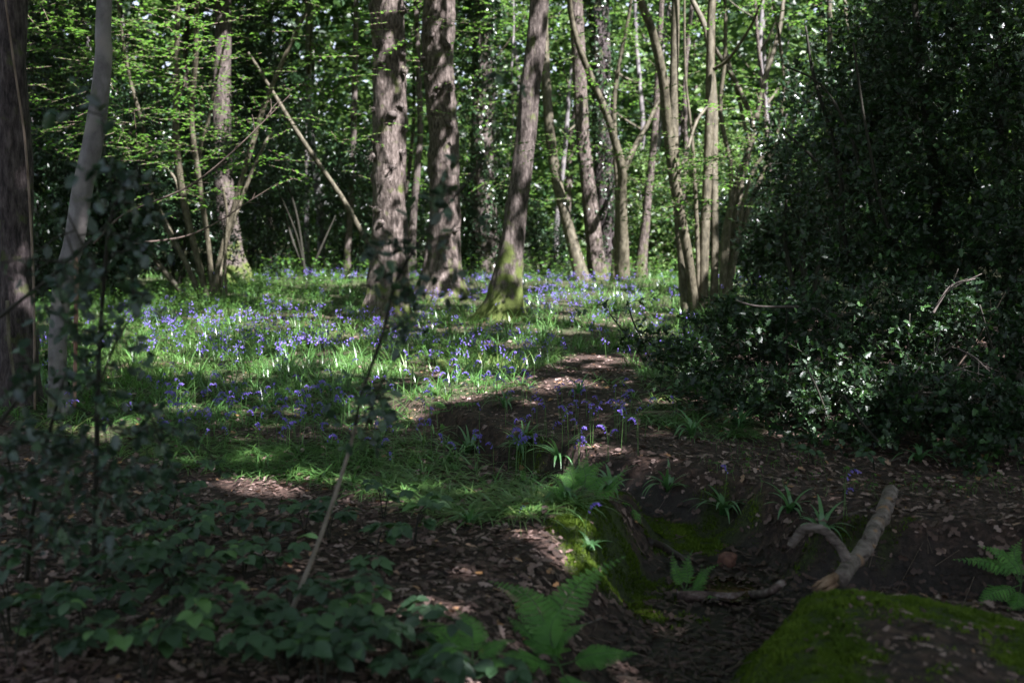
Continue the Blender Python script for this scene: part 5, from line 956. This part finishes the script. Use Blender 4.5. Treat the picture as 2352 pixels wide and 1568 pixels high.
# ------------------------------------------------------------------ far woodland all round
def wood_layer(n, t0, t1, r0, r1, zt, s0, s1, thr, dark=0., vgap=.0):
    th = U(t0, t1, n); rad = U(r0, r1, n); x, y = np.sin(th) * rad, np.cos(th) * rad; zc = U(0, 1, n) * zt
    dens = fbm(np.stack([x * .22, y * .22, zc * .3], -1), 3, 13); keep = (dens > thr + vgap * (zc > 8)) & ((U(0, 1, n) > .2) | (zc < 9) | (np.abs(th - .06) > .12)); x, y, zc = x[keep], y[keep], zc[keep]; m = len(x)
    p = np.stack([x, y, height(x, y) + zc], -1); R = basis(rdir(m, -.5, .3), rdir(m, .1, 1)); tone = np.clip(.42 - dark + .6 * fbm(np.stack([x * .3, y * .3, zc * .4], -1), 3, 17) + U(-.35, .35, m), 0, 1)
    return inst(KITE, p, R, U(s0, s1, m), tone)
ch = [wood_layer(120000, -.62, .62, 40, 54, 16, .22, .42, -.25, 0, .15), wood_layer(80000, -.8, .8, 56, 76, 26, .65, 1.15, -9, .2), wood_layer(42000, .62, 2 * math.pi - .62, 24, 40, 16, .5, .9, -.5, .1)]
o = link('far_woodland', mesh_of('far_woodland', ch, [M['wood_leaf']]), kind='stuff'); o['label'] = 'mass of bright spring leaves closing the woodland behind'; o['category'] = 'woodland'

# ------------------------------------------------------------------ out-of-view canopy, its gaps and density shaped for the light below
for _ in range(30):    # flecks on the hazel leaves
    th_(U(270, 870), U(0, 330), U(15, 24), U(.25, .6))
for _ in range(14): th_(U(40, 300), U(0, 350), U(15, 23), U(.2, .5))
for _ in range(60): th_(U(1440, 1850), U(0, 460), U(18, 30), U(.3, .8))
for _ in range(40): th_(U(1630, 2300), U(640, 960), U(8.3, 10), U(.06, .2))
for _ in range(14): th_(U(1850, 2350), U(60, 620), U(9.6, 11), U(.05, .12))
for _ in range(26): th_(U(850, 1500), U(0, 460), U(25, 34), U(.4, .9))
for _ in range(26): th_(U(560, 900), U(260, 620), U(28, 33), U(.15, .3))
for _ in range(14): th_(U(60, 480), U(560, 720), U(14, 22), U(.15, .35))
N = 270000
x, y, zc = U(-26, 26, N), U(-16, 44, N), 8 + 6.5 * U(0, 1, N)
cl = fbm(np.stack([x * .35, y * .35, zc * .5], -1), 2, 23); keep = cl > -.75; x, y, zc = x[keep], y[keep], zc[keep]
n2 = 9000; zx = 8.5 + 5 * U(0, 1, n2); gx, gy = U(-4.5, 5.5, n2), U(1, 11.5, n2)  # extra leaves added to shade the near ground
x = np.concatenate([x, gx + SUN[0] / SUN[2] * (zx - .2)]); y = np.concatenate([y, gy + SUN[1] / SUN[2] * (zx - .2)]); zc = np.concatenate([zc, zx])
zc = np.maximum(zc, 1.55 + .17 * y + 1.5 * (y > 12)); p = np.stack([x, y, zc], -1)
land = p - SUN * ((p[:, 2:3] - 2.5) / SUN[2]); gx, gy = land[:, 0], land[:, 1]
bright = sstep(25.5, 29, gy + 1.5 * fb2(gx, gy, .3, 2, 29)) * sstep(-.14, -.07, gx / np.maximum(gy, 5)) * (1 - .8 * sstep(.17, .24, gx / np.maximum(gy, 5))) * (1 - .9 * np.exp(-((gx / np.maximum(gy, 5) + .023) / .032) ** 2)) + .06 * sstep(14, 18, gy)
keep = (U(0, 1, len(p)) > np.clip(bright, 0, 1) * .97) & (np.abs(gx) < .46 * np.maximum(gy, 0) + 5.5) & (gy > -5)  # leaves shading only ground out of view are dropped, to admit skylight
lp = p - SUN * ((p[:, 2:3] - .1) / SUN[2]); lp[:, 1] = np.maximum(lp[:, 1], 1.); lx, ly = project(lp)      # leaves thinned where their shade would land on glade, knoll and fern
thin = np.where(inpoly(lx, ly, [(330, 1000), (700, 960), (1050, 960), (1380, 1110), (1330, 1200), (1080, 1200), (800, 1130), (430, 1090)]), .5, 0) + np.where(inpoly(lx, ly, [(1060, 940), (1240, 860), (1480, 820), (1600, 960), (1560, 1100), (1300, 1080)]), .4, 0)
thin = thin + np.where(inpoly(lx, ly, [(200, 700), (560, 640), (1560, 640), (1540, 800), (1200, 850), (1000, 940), (300, 960)]), .3, 0) + np.where(inpoly(lx, ly, [(180, 800), (1050, 800), (1000, 960), (250, 980)]), .34, 0)
thin = thin + np.where(inpoly(lx, ly, [(1080, 1300), (1470, 1260), (1480, 1580), (930, 1580)]), .55, 0)
keep &= U(0, 1, len(p)) > thin
for (q, r) in HOLES:
    v = p - q; al = v @ SUN; d2 = np.sum(v * v, -1) - al * al; keep &= ~((d2 < r ** 2) & (al > 0))
p = p[keep]; N = len(p)
R = basis(rdir(N, -.45, .3), rdir(N, .3, 1)); sc = U(.28, .5, N); tone = U(0, 1, N)
crown_of = np.full(N, -1); trs = [t_dark, t_pale, t_moss, t_A, t_B, t_C, t_D, t_E]
for k, tr in enumerate(trs):
    top = tr[1][-1]; crown_of[(np.hypot(p[:, 0] - top[0], p[:, 1] - top[1]) < 2.6)] = k
for k in range(-1, len(trs)):
    s = crown_of == k
    if not s.any(): continue
    ch = [inst(KITE, p[s], R[s], sc[s], tone[s])]
    if k < 0: o = link('leaf_canopy', mesh_of('leaf_canopy', ch, [M['canopy_leaf']]), kind='stuff'); o['label'] = 'overhead leaf canopy, gaps and density shaped for the light below'; o['category'] = 'canopy'
    else: link('crown', mesh_of('crown', ch, [M['canopy_leaf']]), trs[k][0], kind='stuff')
print('canopy', N, 'tris', sum(len(m.polygons) for m in bpy.data.meshes), 'objs', len(bpy.data.objects))
